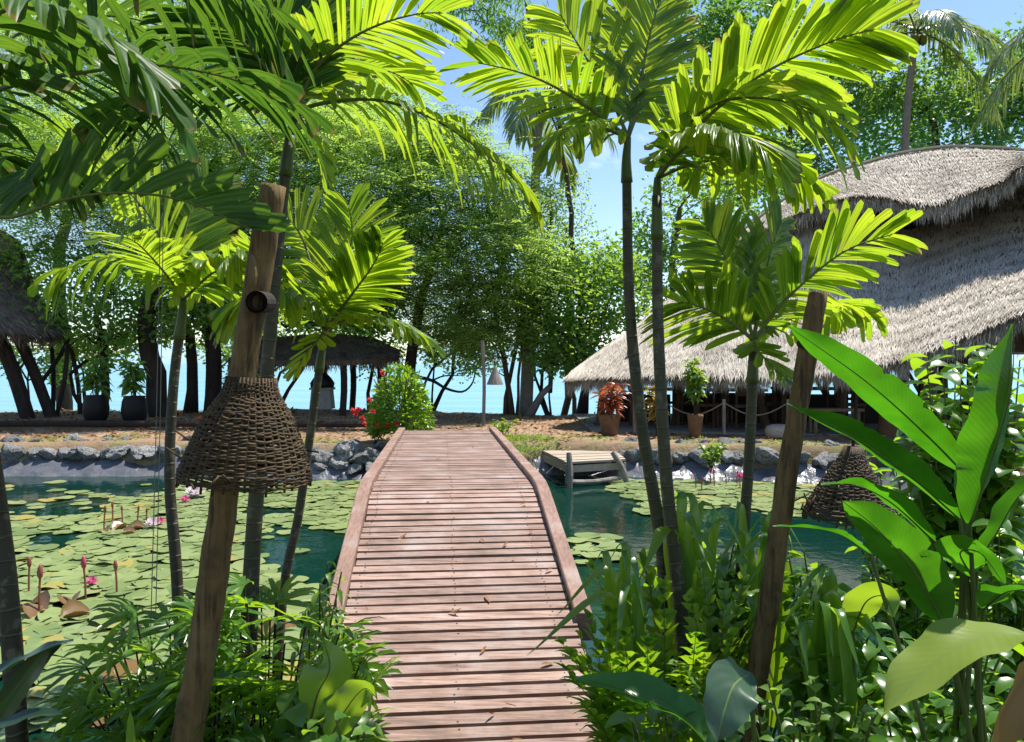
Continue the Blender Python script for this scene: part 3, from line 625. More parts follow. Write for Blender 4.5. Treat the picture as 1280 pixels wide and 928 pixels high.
# curled dead pads under the bud clusters
for px, py, s in ((75, 765, .16), (55, 775, .13), (100, 760, .12), (150, 664, .12), (140, 668, .1), (170, 662, .12), (160, 668, .1), (90, 775, .14)):
    base = onz(px, py, WATER); mb = MB(); a = rnd.uniform(0, 3)
    blades(mb, [base - [s*.6, 0, -.0]], [[math.cos(a)*.8, .3, .15]], [[0, -.3, 1]], s*1.6, s*1.3, OVAL, .25, .9)
    tag(mb.build('withered_pad', M['pad_brown'], origin=base, smooth=True), 'curled brown withered lily pad below the buds', 'lily pad', 'withered curled lily pads')
# ------------------------------------------------------------------ thatched roofs
def thatch(parent, name, eave, ridge, nstr, mat, sag=.12, nu=60, nv=16, fringe=1.0, slen=.32, swid=.022, v0=0.0, thick=.14, fr_len=.3):
    E = smooth_path(eave, nu); R = smooth_path(ridge, nu)
    def S(u, v):
        fu = np.clip(np.asarray(u, float), 0, 1)*(nu-1); i0 = np.minimum(fu.astype(int), nu-2); t = (fu - i0)[..., None]
        e = E[i0]*(1-t) + E[i0+1]*t; r = R[i0]*(1-t) + R[i0+1]*t; v_ = np.asarray(v, float)[..., None]
        p_ = r*(1-v_) + e*v_; p_ = p_ + np.array([0, 0, -1.])*(sag*np.sin(v_*math.pi))*np.linalg.norm(e - r, axis=-1, keepdims=True)*.3
        return p_
    U, Vv = np.meshgrid(np.linspace(0, 1, nu), np.linspace(0, 1, nv)); G = S(U, Vv)
    i = np.arange(nv-1)[:, None]*nu; j = np.arange(nu-1)[None]; Q = np.stack([i+j, i+nu+j, i+nu+j+1, i+j+1], -1).reshape(-1, 4)
    mb = MB(); G0 = G.reshape(-1, 3); lo = G0 - np.array([0, 0, thick])
    mb.add(G0, Q); mb.add(lo, Q[:, ::-1])
    # rims
    for idx in (np.arange(nu) + (nv-1)*nu, np.arange(nu), np.arange(nv)*nu, np.arange(nv)*nu + nu - 1):
        k = len(idx); V = np.vstack([G0[idx], lo[idx]]); ii = np.arange(k-1); mb.add(V, np.stack([ii, ii+1, ii+k+1, ii+k], -1))
    base = mb.build(name, M['thatch_under'], parent)
    # straw
    mb = MB(); n = nstr; u = RNG.uniform(0, 1, n); v = RNG.uniform(-.01, 1, n); v = np.clip(v, 0, 1)
    # slight courses
    v = np.clip(v + .012*np.sin(v*70), 0, 1)
    p0 = S(u, v); dn = nz(S(u, np.minimum(v + .03, 1.0)) - S(u, np.minimum(v + .03, 1.0) - .04)); du = nz(S(np.clip(u + .01, 0, 1), v) - S(np.clip(u - .01, 0, 1), v))
    nn = nz(np.cross(du, dn)); nn *= np.sign(nn[:, 2:3] + 1e-6)
    L_ = RNG.uniform(.6, 1.3, n)*slen; D = nz(dn + nn*RNG.uniform(.0, .10, n)[:, None] + du*RNG.normal(0, .13, n)[:, None])
    quads(mb, p0 + nn*.012, D, nn + du*RNG.normal(0, .25, n)[:, None], L_, RNG.uniform(.6, 1.4, n)*swid)
    n = int(nstr*.16*fringe)
    if n:
        u = RNG.uniform(0, 1, n); v = RNG.uniform(.955, 1.0, n); p0 = S(u, v) - np.array([0, 0, 1])*RNG.uniform(0, thick, n)[:, None]
        dn = nz(S(u, np.ones(n)) - S(u, np.full(n, .96))); cl = .5 + .5*np.sin(u*90 + np.sin(u*31)*2)
        D = nz(dn*.6 + np.array([0, 0, -1])*RNG.uniform(.3, 1.0, n)[:, None] + RNG.normal(0, .13, (n, 3)))
        quads(mb, p0, D, nz(np.cross(D, RNG.normal(0, 1, (n, 3)))), fr_len*(RNG.uniform(.4, 1.0, n) + .45*cl*RNG.uniform(0, 1, n)), swid*.8)
    mb.build('straw', mat, base)
    return base

hut = thing('thatched_pavilion', 'large open sided pavilion with sweeping pale grey thatched roof on the right bank', 'pavilion', (5.5, 15, .33))
eave = [P(712, 468, 15.6), P(760, 466, 14.8), P(820, 464, 14.2), P(900, 463, 13.7), P(1000, 462, 13.2), P(1100, 450, 12.5), P(1180, 428, 11.8), P(1280, 388, 10.9), P(1400, 345, 10), P(1560, 330, 9.2)]
ridge = [P(714, 464, 15.7), P(752, 436, 16), P(805, 398, 16.3), P(868, 345, 16.6), P(935, 289, 16.8), P(1030, 240, 16.8), P(1085, 264, 16.7), P(1130, 288, 16.6), P(1180, 268, 16.5), P(1240, 248, 16.3), P(1280, 244, 16.2), P(1400, 240, 15.8), P(1560, 255, 15)]
thatch(hut, 'roof', eave, ridge, 80000, M['thatch'], sag=.1, nu=70, fr_len=.34, swid=.014, slen=.36)
back = [p_ + np.array([.6, 2.2 + .35*k, -.3 - .28*k]) for k, p_ in enumerate(ridge)]
back[0] = ridge[0] + [.1, .3, -.05]
thatch(hut, 'rear_roof', [np.array([p_[0], p_[1], max(p_[2] - .9, 2.0)]) if k > 2 else p_ for k, p_ in enumerate(back)], ridge, 3500, M['thatch'], fringe=.6)
ce = [P(925, 297, 16.4), P(985, 268, 15.9), P(1040, 248, 15.4), P(1090, 242, 15), P(1135, 250, 14.7), P(1171, 252, 14.4), P(1200, 241, 14.2), P(1254, 224, 13.9), P(1285, 205, 13.6), P(1400, 190, 13), P(1540, 190, 12.4)]
cr = [P(927, 291, 16.7), P(975, 254, 16.8), P(1030, 222, 16.9), P(1080, 206, 16.9), P(1125, 194, 16.8), P(1180, 186, 16.6), P(1215, 186, 16.4), P(1260, 188, 16.1), P(1300, 190, 15.8), P(1400, 165, 15.3), P(1540, 150, 14.6)]
thatch(hut, 'upper_roof', ce, cr, 28000, M['thatch'], sag=.02, nu=60, fr_len=.42, fringe=1.3, swid=.014, slen=.36)
cb = [p_ + np.array([.4, 2.4, -1.3]) for p_ in cr]; cb[0] = cr[0] + [0, .2, -.05]; cb[1] = cr[1] + [.1, .8, -.4]
thatch(hut, 'upper_rear_roof', cb, cr, 2000, M['thatch'], sag=.02, nu=40, fringe=.5)
mb = MB(); mb.tube(smooth_path([p_ + [0, -.03, .04] for p_ in cr], 40), .032, 7); mb.build('ridge_pole', M['plank'], hut)
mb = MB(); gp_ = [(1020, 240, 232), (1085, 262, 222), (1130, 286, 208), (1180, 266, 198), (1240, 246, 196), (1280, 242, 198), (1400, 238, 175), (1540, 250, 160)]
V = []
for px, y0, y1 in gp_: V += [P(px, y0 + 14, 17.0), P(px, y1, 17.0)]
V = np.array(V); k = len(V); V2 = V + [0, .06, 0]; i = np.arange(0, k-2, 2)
mb.add(np.vstack([V, V2]), np.concatenate([np.stack([i, i+2, i+3, i+1], 1), np.stack([i+k+1, i+k+3, i+k+2, i+k], 1), np.stack([i+1, i+3, i+k+3, i+k+1], 1)])); mb.build('vent_shade', M['hut_dark'], hut)
# dark sheet above paints in the shade of the vent gap
gz = lambda x, y: float(ground_z(x, y))
def post(pts, r, mat='hut_wood', name='post', parent=None, sides=8):
    mb = MB(); mb.tube(smooth_path(pts, 8), r, sides); return mb.build(name, M[mat], parent or hut)
for px, Y, lean, top in ((748, 15.4, .1, 462), (800, 14.9, -.15, 460), (842, 15.5, .2, 458), (905, 15.0, .05, 455), (960, 14.6, -.2, 455), (1000, 16.2, .1, 450), (1050, 14.6, .1, 450), (1072, 16.8, 0, 440), (1110, 14, .0, 440), (1175, 13.5, .12, 430), (1250, 13, 0, 400), (1340, 12, .1, 380)):
    b_ = P(px, 540, Y); b_[2] = gz(b_[0], b_[1]) - .05; t_ = P(px, top, Y) + [lean, .2, .35 if px > 760 else -.02]
    post([b_, b_*.5 + t_*.5 + [lean*.4, 0, 0], t_], [.085]*4 + [.075]*4)
    if lean and px > 800: post([b_*.45 + t_*.55, b_*.2 + t_*.8 + [lean*1.8, 0, 0], t_ + [lean*3.2, 0, -.15]], .05, name='brace')
for px, Y in ((870, 16.6), (925, 17.2), (985, 17.5), (1030, 17.6), (1090, 17.8), (1150, 17.2), (1210, 16.8)):
    b_ = P(px, 540, Y); b_[2] = gz(b_[0], b_[1]); post([b_, b_ + [.05, 0, 1.2], b_ + [rnd.uniform(-.2, .2), 0, 2.5]], .07)
    post([b_ + [0, 0, .7], b_ + [.5, 0, 1.4], b_ + [1.0, 0, 2.1]], .04, name='brace'); post([b_ + [0, 0, .6], b_ + [-.4, 0, 1.3], b_ + [-.9, 0, 2.0]], .04, name='brace')
# eave beam, boarded fascia at right, low wall of dark panels, rail
mb = MB()
for a_, b_ in zip(eave[1:-1], eave[2:]): mb.bar(a_ + [0, .55, -.1], b_ + [0, .55, -.1], .09, .12)
mb.build('eave_beam', M['hut_wood'], hut)
mb = MB()
for (x0, x1, Y, y0, y1) in ((1085, 1165, 13.9, 438, 462), (1165, 1262, 13.2, 425, 455), (1255, 1400, 12.6, 400, 440)):
    a_ = P(x0, y0, Y); b_ = P(x1, y0, Y - .5); h = (y1-y0)/F*Y
    mb.bar(a_ - [0, 0, h/2], b_ - [0, 0, h/2], .05, h)
mb.build('fascia_board', M['hut_wood'], hut)
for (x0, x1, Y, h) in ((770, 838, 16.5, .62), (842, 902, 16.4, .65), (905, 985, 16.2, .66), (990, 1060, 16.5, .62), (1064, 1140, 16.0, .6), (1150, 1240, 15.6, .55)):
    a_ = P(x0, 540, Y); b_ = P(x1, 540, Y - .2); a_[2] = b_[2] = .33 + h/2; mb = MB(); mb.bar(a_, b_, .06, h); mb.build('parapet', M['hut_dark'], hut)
for a_, b_ in ((0, 1),):
    mb = MB(); mb.bar(P(765, 505, 17), P(1150, 497, 17), .05, .06); mb.build('rail', M['hut_wood'], hut)
mb = MB(); fl = [P(740, 545, 14.2), P(1330, 545, 12.2)]
q = np.array([[1.5, 14.3, .365], [9.5, 12.6, .365], [9.5, 19, .365], [1.5, 19, .365]]); mb.add(np.vstack([q, q - [0, 0, .25]]), np.array([[0, 1, 2, 3], [0, 4, 5, 1], [1, 5, 6, 2], [2, 6, 7, 3], [3, 7, 4, 0]])); mb.build('floor', M['stone'], hut)
ZF = .365
def table(x, y, wx, wy, h, label, mat='hut_wood'):
    t = thing('table', label, 'table', (x, y, ZF)); mb = MB(); mb.box((x, y, ZF + h), (wx, wy, .05)); mb.build('table_top', M[mat], t)
    for sx in (-1, 1):
        for sy in (-1, 1): mb = MB(); mb.tube([[x + sx*(wx/2 - .07), y + sy*(wy/2 - .07), ZF], [x + sx*(wx/2 - .07), y + sy*(wy/2 - .07), ZF + h - .02]], .03, 6); mb.build('leg', M[mat], t)
table(2.9, 15.6, 1.0, .6, .72, 'dark wooden dining table under the left tip of the thatched roof')
table(4.4, 15.2, 1.1, .7, .72, 'dark wooden dining table beside the croton planter in the pavilion')
table(5.9, 15.4, 1.2, .7, .74, 'wooden dining table behind the right hand log pole')
table(5.75, 13.7, .9, .38, .42, 'low brown wooden bench at the pavilion front by the pale drum', 'hut_wood_pale')
def chair(x, y, rz, label):
    t = thing('chair', label, 'chair', (x, y, ZF), 'dark chairs inside the pavilion'); c_, s_ = math.cos(rz), math.sin(rz); R = np.array([[c_, -s_, 0], [s_, c_, 0], [0, 0, 1]])
    W = lambda a, b, z: np.array([x, y, ZF]) + R @ np.array([a, b, z])
    mb = MB(); mb.box(W(0, 0, .44), (.42, .42, .05), R); mb.build('seat', M['hut_wood'], t)
    mb = MB(); mb.box(W(0, .2, .78), (.4, .035, .3), R); mb.build('backrest', M['hut_wood'], t)
    for a in (-.18, .18):
        for b in (-.18, .19): mb = MB(); mb.tube([W(a, b, 0), W(a, b, .43 if b < 0 else .9)], .02, 6); mb.build('leg', M['hut_wood'], t)
for x, y, rz in ((2.2, 15.4, 1.5), (3.6, 15.7, -1.5), (3.8, 14.9, 1.4), (5.1, 15.2, -1.3), (4.4, 14.6, 3.1), (6.6, 15.0, .2), (5.4, 14.8, 2.8), (6.9, 13.9, -.6)): chair(x, y, rz, 'dark wooden chair with slab backrest in the shade of the pavilion')
# things standing at the pavilion front
def lathe_thing(name, px, py, Y, prof, mat, label, cat, seg=20):
    p_ = P(px, py, Y); p_[2] = gz(p_[0], p_[1]) if Y < 14 or p_[0] < 1.5 else ZF
    mb = MB(); mb.lathe(p_, prof, seg); return tag(mb.build(name, M[mat], origin=p_, smooth=True), label, cat), p_
POT = [(0, .0), (.16, 0), (.19, .05), (.23, .3), (.25, .36), (.25, .4), (.21, .4), (.2, .34), (0, .33)]
def leafy(parent, name, base, mat, n, h, spread, L, W, stems=5, droop=.4, prof=LANCE, up=.5, stem_mat='bark_dark'):
    """a bushy plant: stems with leaves all round"""
    mb = MB(); mbs = MB(); base = np.array(base, float)
    for s in range(stems):
        a = rnd.uniform(0, 6.28); top = base + [math.cos(a)*spread*rnd.uniform(.2, 1), math.sin(a)*spread*rnd.uniform(.2, 1), h*rnd.uniform(.65, 1)]
        pth = smooth_path([base + [rnd.uniform(-.03, .03)]*3*np.array([1, 1, 0]), base*.5 + top*.5 + [0, 0, h*.1], top], 8); mbs.tube(pth, np.linspace(.012, .005, 8)*max(h, .5), 5)
        k = n//stems; t = RNG.uniform(.2, 1, k)**.7; idx = np.minimum((t*7).astype(int), 6); fr = (t*7 - idx)[:, None]; pp = pth[idx]*(1-fr) + pth[idx+1]*fr
        d = rdir(k, .5, up); blades(mb, pp, d, rdir(k, .3, 1.0), RNG.uniform(.7, 1.2, k)*L, RNG.uniform(.8, 1.2, k)*W, prof, droop, .3)
    mbs.build('stems', M[stem_mat], parent); mb.build(name, M[mat], parent, smooth=True)
o, pp = lathe_thing('planter', 762, 541, 13.7, [(r*.8, z*.95) for r, z in POT], 'terracotta', 'large terracotta planter holding a red leaved cordyline', 'planter')
t = thing('red_plant', 'red leaved cordyline growing from the large terracotta planter', 'plant', pp + [0, 0, .45]); leafy(t, 'foliage', pp + [0, 0, .22], 'red_leaf', 210, .72, .25, .27, .055, 9)
t = thing('orange_plant', 'orange and yellow spotted cordyline between the two tall palm trunks', 'plant', P(822, 548, 13.4)); b_ = P(822, 548, 13.4); b_[2] = .34; leafy(t, 'foliage', b_, 'croton', 150, .95, .25, .2, .06, 7)
o, pp = lathe_thing('planter', 869, 549, 13.3, [(r*.55, z*1.0) for r, z in POT], 'terracotta', 'narrow clay planter under the yellow green croton', 'planter')
t = thing('croton_bush', 'yellow green croton bush rising from the narrow clay planter', 'plant', pp + [0, 0, .4]); leafy(t, 'foliage', pp + [0, 0, .38], 'lime', 420, 1.05, .32, .17, .055, 9)
o, pp = lathe_thing('stone_drum', 975, 556, 13.2, [(0, .0), (.2, 0), (.24, .05), (.25, .13), (.22, .2), (.15, .23), (0, .24)], 'plank', 'pale beige rounded seat block at the pavilion edge', 'seat')
o, pp = lathe_thing('stool', 1112, 520, 13.4, [(0, 0), (.2, 0), (.2, .02), (.17, .3), (.19, .34), (0, .35)], 'terracotta', 'reddish brown round stool right of the hanging wicker lamp', 'stool')
for px in (806, 786): pass
rp = []
for px, Y in ((793, 13.9), (830, 13.8), (905, 13.5), (985, 13.4)):
    p_ = P(px, 545, Y); p_[2] = .36; mb = MB(); mb.tube([p_, p_ + [0, 0, .62]], .03, 7); tag(mb.build('rope_post', M['driftwood'], origin=p_), 'short grey post carrying the rope barrier at the pavilion edge', 'post', 'posts of the rope barrier'); rp.append(p_ + [0, 0, .56])
mb = MB()
for a_, b_ in zip(rp[:-1], rp[1:]):
    mb.tube(np.array([a_*(1-t) + b_*t - np.array([0, 0, .22*math.sin(t*math.pi)]) for t in np.linspace(0, 1, 12)]), .011, 6)
tag(mb.build('rope_barrier', M['rope']), 'sagging pale rope strung between short posts along the pavilion', 'rope')

# ------------------------------------------------------------------ left hut and shelter
lh = thing('thatched_hut', 'weathered tree shaded thatched hut cut off by the left edge of the picture', 'hut', (-11.5, 17, .4))
le = [P(-260, 400, 15.5), P(-120, 405, 15.6), P(0, 411, 15.8), P(40, 413, 16), P(66, 412, 16.4), P(72, 402, 17), P(60, 395, 18), P(40, 392, 19.5)]
lr = [P(-260, 262, 18), P(-120, 268, 18), P(-20, 282, 18), P(0, 287, 18), P(14, 294, 18), P(24, 302, 18.2), P(20, 300, 18.6), P(15, 298, 19)]
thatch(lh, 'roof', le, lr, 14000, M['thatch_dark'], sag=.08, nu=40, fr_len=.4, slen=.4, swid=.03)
for (x0, y0, x1, y1, Y, r) in ((-10, 400, 36, 520, 16.5, .15), (12, 400, 65, 517, 16.8, .12), (62, 408, 66, 510, 17.5, .05), (85, 430, 70, 512, 17, .05), (88, 420, 50, 480, 17.2, .045), (55, 400, 90, 440, 17.2, .045), (90, 440, 100, 505, 17.5, .05), (-60, 405, -55, 525, 16.5, .12)):
    a_ = P(x0, y0, Y); b_ = P(x1, y1, Y); b_[2] = gz(b_[0], b_[1]) - .05 if y1 > 500 else b_[2]
    mb = MB(); mb.tube(smooth_path([b_, b_*.5 + a_*.5 + [.05, 0, 0], a_], 7), r, 8); mb.build('post' if r > .1 else 'brace', M['bark_dark'], lh)
sh = thing('thatched_shelter', 'small low thatched shelter on the shore behind the left hand palms', 'shelter', (-4.2, 18, .4))
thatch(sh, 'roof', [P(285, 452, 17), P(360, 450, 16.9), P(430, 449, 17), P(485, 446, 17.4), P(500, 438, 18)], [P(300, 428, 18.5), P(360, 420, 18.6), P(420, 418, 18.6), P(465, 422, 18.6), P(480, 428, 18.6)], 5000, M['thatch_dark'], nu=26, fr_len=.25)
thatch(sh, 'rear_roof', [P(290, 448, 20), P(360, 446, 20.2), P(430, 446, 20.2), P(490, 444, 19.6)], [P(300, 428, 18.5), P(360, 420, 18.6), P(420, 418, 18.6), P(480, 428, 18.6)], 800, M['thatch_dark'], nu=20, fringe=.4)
for px, Y in ((296, 17.3), (428, 17.2), (474, 17.6), (310, 19.4), (440, 19.4)):
    b_ = P(px, 510, Y); b_[2] = gz(b_[0], b_[1]) - .05; a_ = P(px, 440, Y); mb = MB(); mb.tube(smooth_path([b_, (a_+b_)/2 + [.04, 0, 0], a_], 6), .075, 8); mb.build('post', M['bark_dark'], sh)
# pedestal with carved top in the shelter
pd = thing('stone_pedestal', 'grey stone pedestal with a dark carved figure inside the shelter', 'pedestal', P(403, 511, 17.6)); b_ = P(403, 511, 17.6)
mb = MB(); mb.box(b_ + [0, 0, .22], (.5, .4, .44), taper=.85); mb.box(b_ + [0, 0, .46], (.5, .42, .05)); mb.build('plinth', M['stone'], pd)
mb = MB(); mb.lathe(b_ + [0, 0, .485], [(0, 0), (.26, 0), (.28, .1), (.2, .22), (.12, .3), (.1, .42), (.16, .52), (.1, .64), (0, .68)], 16); mb.build('figure', M['darkpot'], pd, smooth=True)
# dark pots on the terrace
for px, py, lab in ((120, 527, 'wide black pot with a leafy plant on the left terrace'), (168, 523, 'tall black pot right of the wide one on the left terrace')):
    o, pp = lathe_thing('plant_pot', px, py, 15.4, [(0, 0), (.17, 0), (.22, .08), (.25, .25), (.23, .42), (.2, .5), (.215, .53), (.18, .53), (.17, .47), (0, .46)], 'darkpot', lab, 'pot')
    t = thing('potted_plant', 'dark broad leaved plant growing in the ' + ('wide' if px == 120 else 'tall') + ' black pot', 'plant', pp + [0, 0, .42]); leafy(t, 'foliage', pp + [0, 0, .42], 'broad', 120, .85, .3, .3, .08, 8, .5)
o = None
b_ = P(263, 528, 15.6); b_[2] = gz(b_[0], b_[1]); mb = MB(); mb.box(b_ + [0, 0, .14], (.55, .3, .05), rot=np.array(Matrix.Rotation(-.35, 3, 'Y'))); mb.box(b_ + [-.12, 0, .05], (.1, .28, .12)); tag(mb.build('orange_cushion', M['orange'], origin=b_), 'orange wedge cushion lying on the ground left of the wicker basket', 'cushion')
# log kerb of the left terrace
mb = MB(); mb.tube([[-14, 14.62, .46], [-8, 14.64, .46], [-1.9, 14.6, .45]], .06, 8); tag(mb.build('log_edging', M['bark_dark'], origin=(-8, 14.6, .45)), 'long dark log edging the raised ground on the left', 'edging')
# lamp post with conical wicker shade
b_ = P(604, 525, 15.6); b_[2] = gz(b_[0], b_[1]); lp = thing('lamp_post', 'thin pale post with small hanging cone lantern before the sea', 'lamp post', b_)
mb = MB(); mb.tube(smooth_path([b_ - [0, 0, .1], b_ + [.02, 0, .9], b_ + [-.02, 0, 1.75]], 8), .035, 8); mb.build('pole', M['bark_pale'], lp)
mb = MB(); tp = b_ + [0, 0, 1.35]; mb.tube([tp, tp + [.22, 0, .06], tp + [.24, 0, .0], tp + [.24, 0, -.14]], .012, 6); mb.build('bracket', M['hut_wood'], lp)
mb = MB(); mb.lathe(tp + [.24, 0, -.5], [(.17, 0), (.165, .02), (.03, .36), (0, .37)], 14); mb.build('lantern_shade', M['driftwood'], lp)

# ------------------------------------------------------------------ trees
def tree(name, label, base, trunk, rad, crowns, leaf, mat, bark='bark', group=None, tip=.008, cat='tree', extra=(), spray='clump'):
    """trunk: list of points; crowns: (centre, (rx,ry,rz), clumps). Limbs grow to every leaf clump."""
    base = np.array(base, float); root = thing(name, label, cat, base, group)
    nodes = []; par = []; mx = []
    def addpath(pts, parent, r):
        for p_ in pts:
            nodes.append(np.array(p_)); par.append(parent); mx.append(r); parent = len(nodes) - 1
        return parent
    for stem in [trunk] + list(extra):
        Ls = np.sum(np.linalg.norm(np.diff(np.array(stem), axis=0), axis=1)); sp = smooth_path(stem, max(4, int(Ls/.45)))
        sp[1:-1] += RNG.normal(0, .035, sp[1:-1].shape); addpath(sp, -1, rad)
    ntr = len(nodes); cl = []
    for c_, r_, n in crowns:
        v = rdir(n); rr = RNG.uniform(.25, 1, n)[:, None]**.5; cl.append(np.array(c_) + v*rr*np.array(r_))
    cl = np.concatenate(cl); NA = np.array(nodes)
    order = np.argsort([np.min(np.linalg.norm(NA - c_, axis=1)) for c_ in cl]); cl = cl[order]
    for c_ in cl:
        A = np.array(nodes); dl = c_ - A; dist = np.linalg.norm(dl, axis=1) + 1.2*np.maximum(A[:, 2] - c_[2] + .1, 0); dist[0] += 1
        k = int(np.argmin(dist)); a = nodes[k]; d = np.linalg.norm(c_ - a); m_ = max(2, int(d/.4))
        t = np.linspace(0, 1, m_+1)[1:, None]; pts = a*(1-t) + c_*t + np.array([0, 0, 1])*(.12*d*np.sin(t*math.pi)) + RNG.normal(0, .05*min(d, 1), (m_, 3))*(1 - t*.5)
        addpath(pts, k, 9)
    n = len(nodes); child = [[] for _ in range(n)]; acc = np.zeros(n)
    for q in range(n-1, -1, -1):
        if acc[q] == 0: acc[q] = tip**2.3
        if par[q] >= 0: acc[par[q]] += acc[q]
    R = acc**(1/2.3); R = R*min(1, rad*.6/max(R[0], 1e-6)) if R[0] > rad*.6 else R
    for q in range(ntr): R[q] = max(R[q], rad*(1 - .62*(q % max(ntr, 1))/max(ntr-1, 1)))
    R = np.maximum(R, tip*.7)
    mb = MB(); th = np.arange(5)/5*6.2832
    sid = np.array([q for q in range(n) if par[q] >= 0 and q >= ntr], int)
    if len(sid):
        A = np.array([nodes[par[q]] for q in sid]); B = np.array([nodes[q] for q in sid]); ra = np.minimum(R[[par[q] for q in sid]], R[sid]*1.6); rb = R[sid]
        d = nz(B - A); X = nz(np.cross(d, np.array([.3, .5, .81]))); Yv = np.cross(d, X); ring = np.cos(th)[None, :, None]*X[:, None] + np.sin(th)[None, :, None]*Yv[:, None]
        V = np.concatenate([A[:, None] + ring*ra[:, None, None], B[:, None] + ring*rb[:, None, None]], 1).reshape(-1, 3)
        b = (np.arange(len(sid))*10)[:, None]; j = np.arange(5)[None]; k = (j+1) % 5
        mb.add(V, np.stack([b+j, b+k, b+5+k, b+5+j], -1).reshape(-1, 4))
    q = 0
    while q < ntr:
        e = q + 1
        while e < ntr and par[e] == e-1: e += 1
        rr = R[q:e].copy(); rr[0] *= 1.35; mb.tube(np.array(nodes[q:e]), rr, 10); q = e
    mb.build('trunk', M[bark], root, smooth=True)
    kind, nl, rc, Ll, Wl = leaf; mb = MB(); m_ = len(cl)
    if kind == 'feather':      # pinnate sprays in flat layers
        ns = max(1, nl//14); o_ = np.repeat(cl, ns, 0) + RNG.normal(0, rc*.5, (m_*ns, 3))*np.array([1, 1, .32])
        D = rdir(m_*ns, .25, -.1); Ln = RNG.uniform(.6, 1.2, m_*ns)*rc*.9; sd_ = nz(np.cross(D, np.array([0, 0, 1.]) + RNG.normal(0, .25, D.shape))); up = np.cross(sd_, D)
        t = np.linspace(.1, 1, 7)
        for side in (-1, 1):
            pp = o_[:, None] + D[:, None]*(Ln[:, None]*t[None])[..., None] - np.array([0, 0, 1])*(.25*Ln[:, None]*t[None]**2)[..., None]
            dd = D[:, None]*.45 + sd_[:, None]*side + RNG.normal(0, .12, pp.shape); nn = np.broadcast_to(up[:, None], pp.shape) + RNG.normal(0, .25, pp.shape)
            quads(mb, pp.reshape(-1, 3), dd.reshape(-1, 3), nn.reshape(-1, 3), Ll, Wl)
    elif kind == 'hang':
        k = nl; o_ = np.repeat(cl, k, 0) + RNG.normal(0, rc*.5, (m_*k, 3)); D = nz(rdir(m_*k, .3, -1.6)); quads(mb, o_, D, rdir(m_*k), RNG.uniform(.7, 1.2, m_*k)*Ll, Wl)
    else:
        k = nl; off = rdir(m_*k, .8)*RNG.uniform(.15, 1, (m_*k, 1))**.6*rc; o_ = np.repeat(cl, k, 0) + off
        D = nz(off*.8/rc + rdir(m_*k, .5, -.15)); nn = rdir(m_*k, .6, .9)
        quads(mb, o_, D, nn, RNG.uniform(.7, 1.25, m_*k)*Ll, RNG.uniform(.8, 1.2, m_*k)*Wl)
    mb.build('crown', M[mat], root); return root
def C(px, py, Y, rx, ry, n, dy=None):
    s = Y/F; return (P(px, py, Y), (rx*s, (dy or rx*s*.9), ry*s), n)
def base_at(px, Y):
    p_ = P(px, 500, Y); p_[2] = gz(p_[0], p_[1]) - .08; return p_
def T(name, label, bpx, Y, trunk, rad, crowns, leaf, mat, **kw):
    b_ = base_at(bpx, Y); ex = kw.pop('extra', ())
    return tree(name, label, b_, [b_] + [P(px, py, y_) for px, py, y_ in trunk], rad, crowns, leaf, mat, extra=[[base_at(e[0], e[1])] + [P(*q) for q in e[2]] for e in ex], **kw)
FE = ('feather', 336, .75, .095, .038); FE2 = ('feather', 322, .85, .13, .055); BR = ('clump', 30, .42, .15, .08); SM = ('clump', 90, .42, .10, .05); FAR = ('clump', 42, .6, .22, .11)
_t = T('acacia_tree', 'large feathery acacia with yellow green layered crown left of the sky gap', 512, 18.5, [(520, 400, 18.5), (540, 330, 18.4), (555, 270, 18.2)], .16,
  [C(450, 215, 18, 105, 70, 70), C(555, 235, 18, 100, 80, 90), C(610, 310, 18, 70, 70, 55), C(490, 320, 17.6, 100, 60, 80), C(400, 170, 18.5, 80, 60, 45), C(570, 390, 18.5, 80, 45, 50), C(440, 370, 19, 70, 40, 25), C(600, 425, 19, 50, 16, 12), C(520, 175, 19, 70, 40, 25)], FE, 'acacia', bark='bark_dark')
mb = MB(); _b = ORIG[_t.name]
mb.tube(smooth_path([P(516, 470, 18.5), P(540, 476, 18.4), P(558, 486, 18.3), P(578, 490, 18.3), P(590, 480, 18.3), P(594, 466, 18.3)], 20), np.linspace(.05, .015, 20), 7); mb.tube(smooth_path([P(540, 476, 18.4), P(556, 470, 18.4), P(580, 470, 18.4)], 8), np.linspace(.025, .008, 8), 6)
mb.build('bare_branch', M['bark_dark'], _t)
T('acacia_tree', 'feathery acacia leaning on a thick dark trunk behind the left hand palms', 206, 17.2, [(185, 430, 17.2), (200, 340, 17.4), (240, 260, 17.6), (270, 200, 17.8)], .24,
  [C(170, 200, 18, 130, 70, 80), C(300, 185, 17.8, 120, 75, 90), C(230, 290, 17.4, 120, 60, 70), C(330, 290, 17.5, 90, 60, 60), C(90, 270, 18, 80, 60, 40), C(60, 170, 18.5, 90, 80, 40)], FE, 'acacia', bark='bark_dark')
T('sea_almond_tree', 'dark broadleaf tree with forked black trunk left of the log pole', 268, 18, [(266, 440, 18), (262, 380, 18), (280, 330, 18)], .2,
  [C(130, 400, 17.6, 100, 38, 70), C(230, 395, 17.6, 80, 30, 55), C(330, 375, 17.8, 110, 45, 75), C(430, 360, 18.5, 80, 50, 60), C(60, 345, 18, 90, 40, 45), C(180, 340, 18.5, 110, 40, 50), C(350, 330, 18.5, 90, 40, 35), C(460, 400, 18.8, 60, 30, 25)], BR, 'broad', bark='bark_dark', extra=[(238, 18.2, [(240, 440, 18.2), (225, 390, 18.2)]), (125, 17.8, [(128, 440, 17.8), (120, 400, 17.8)])])
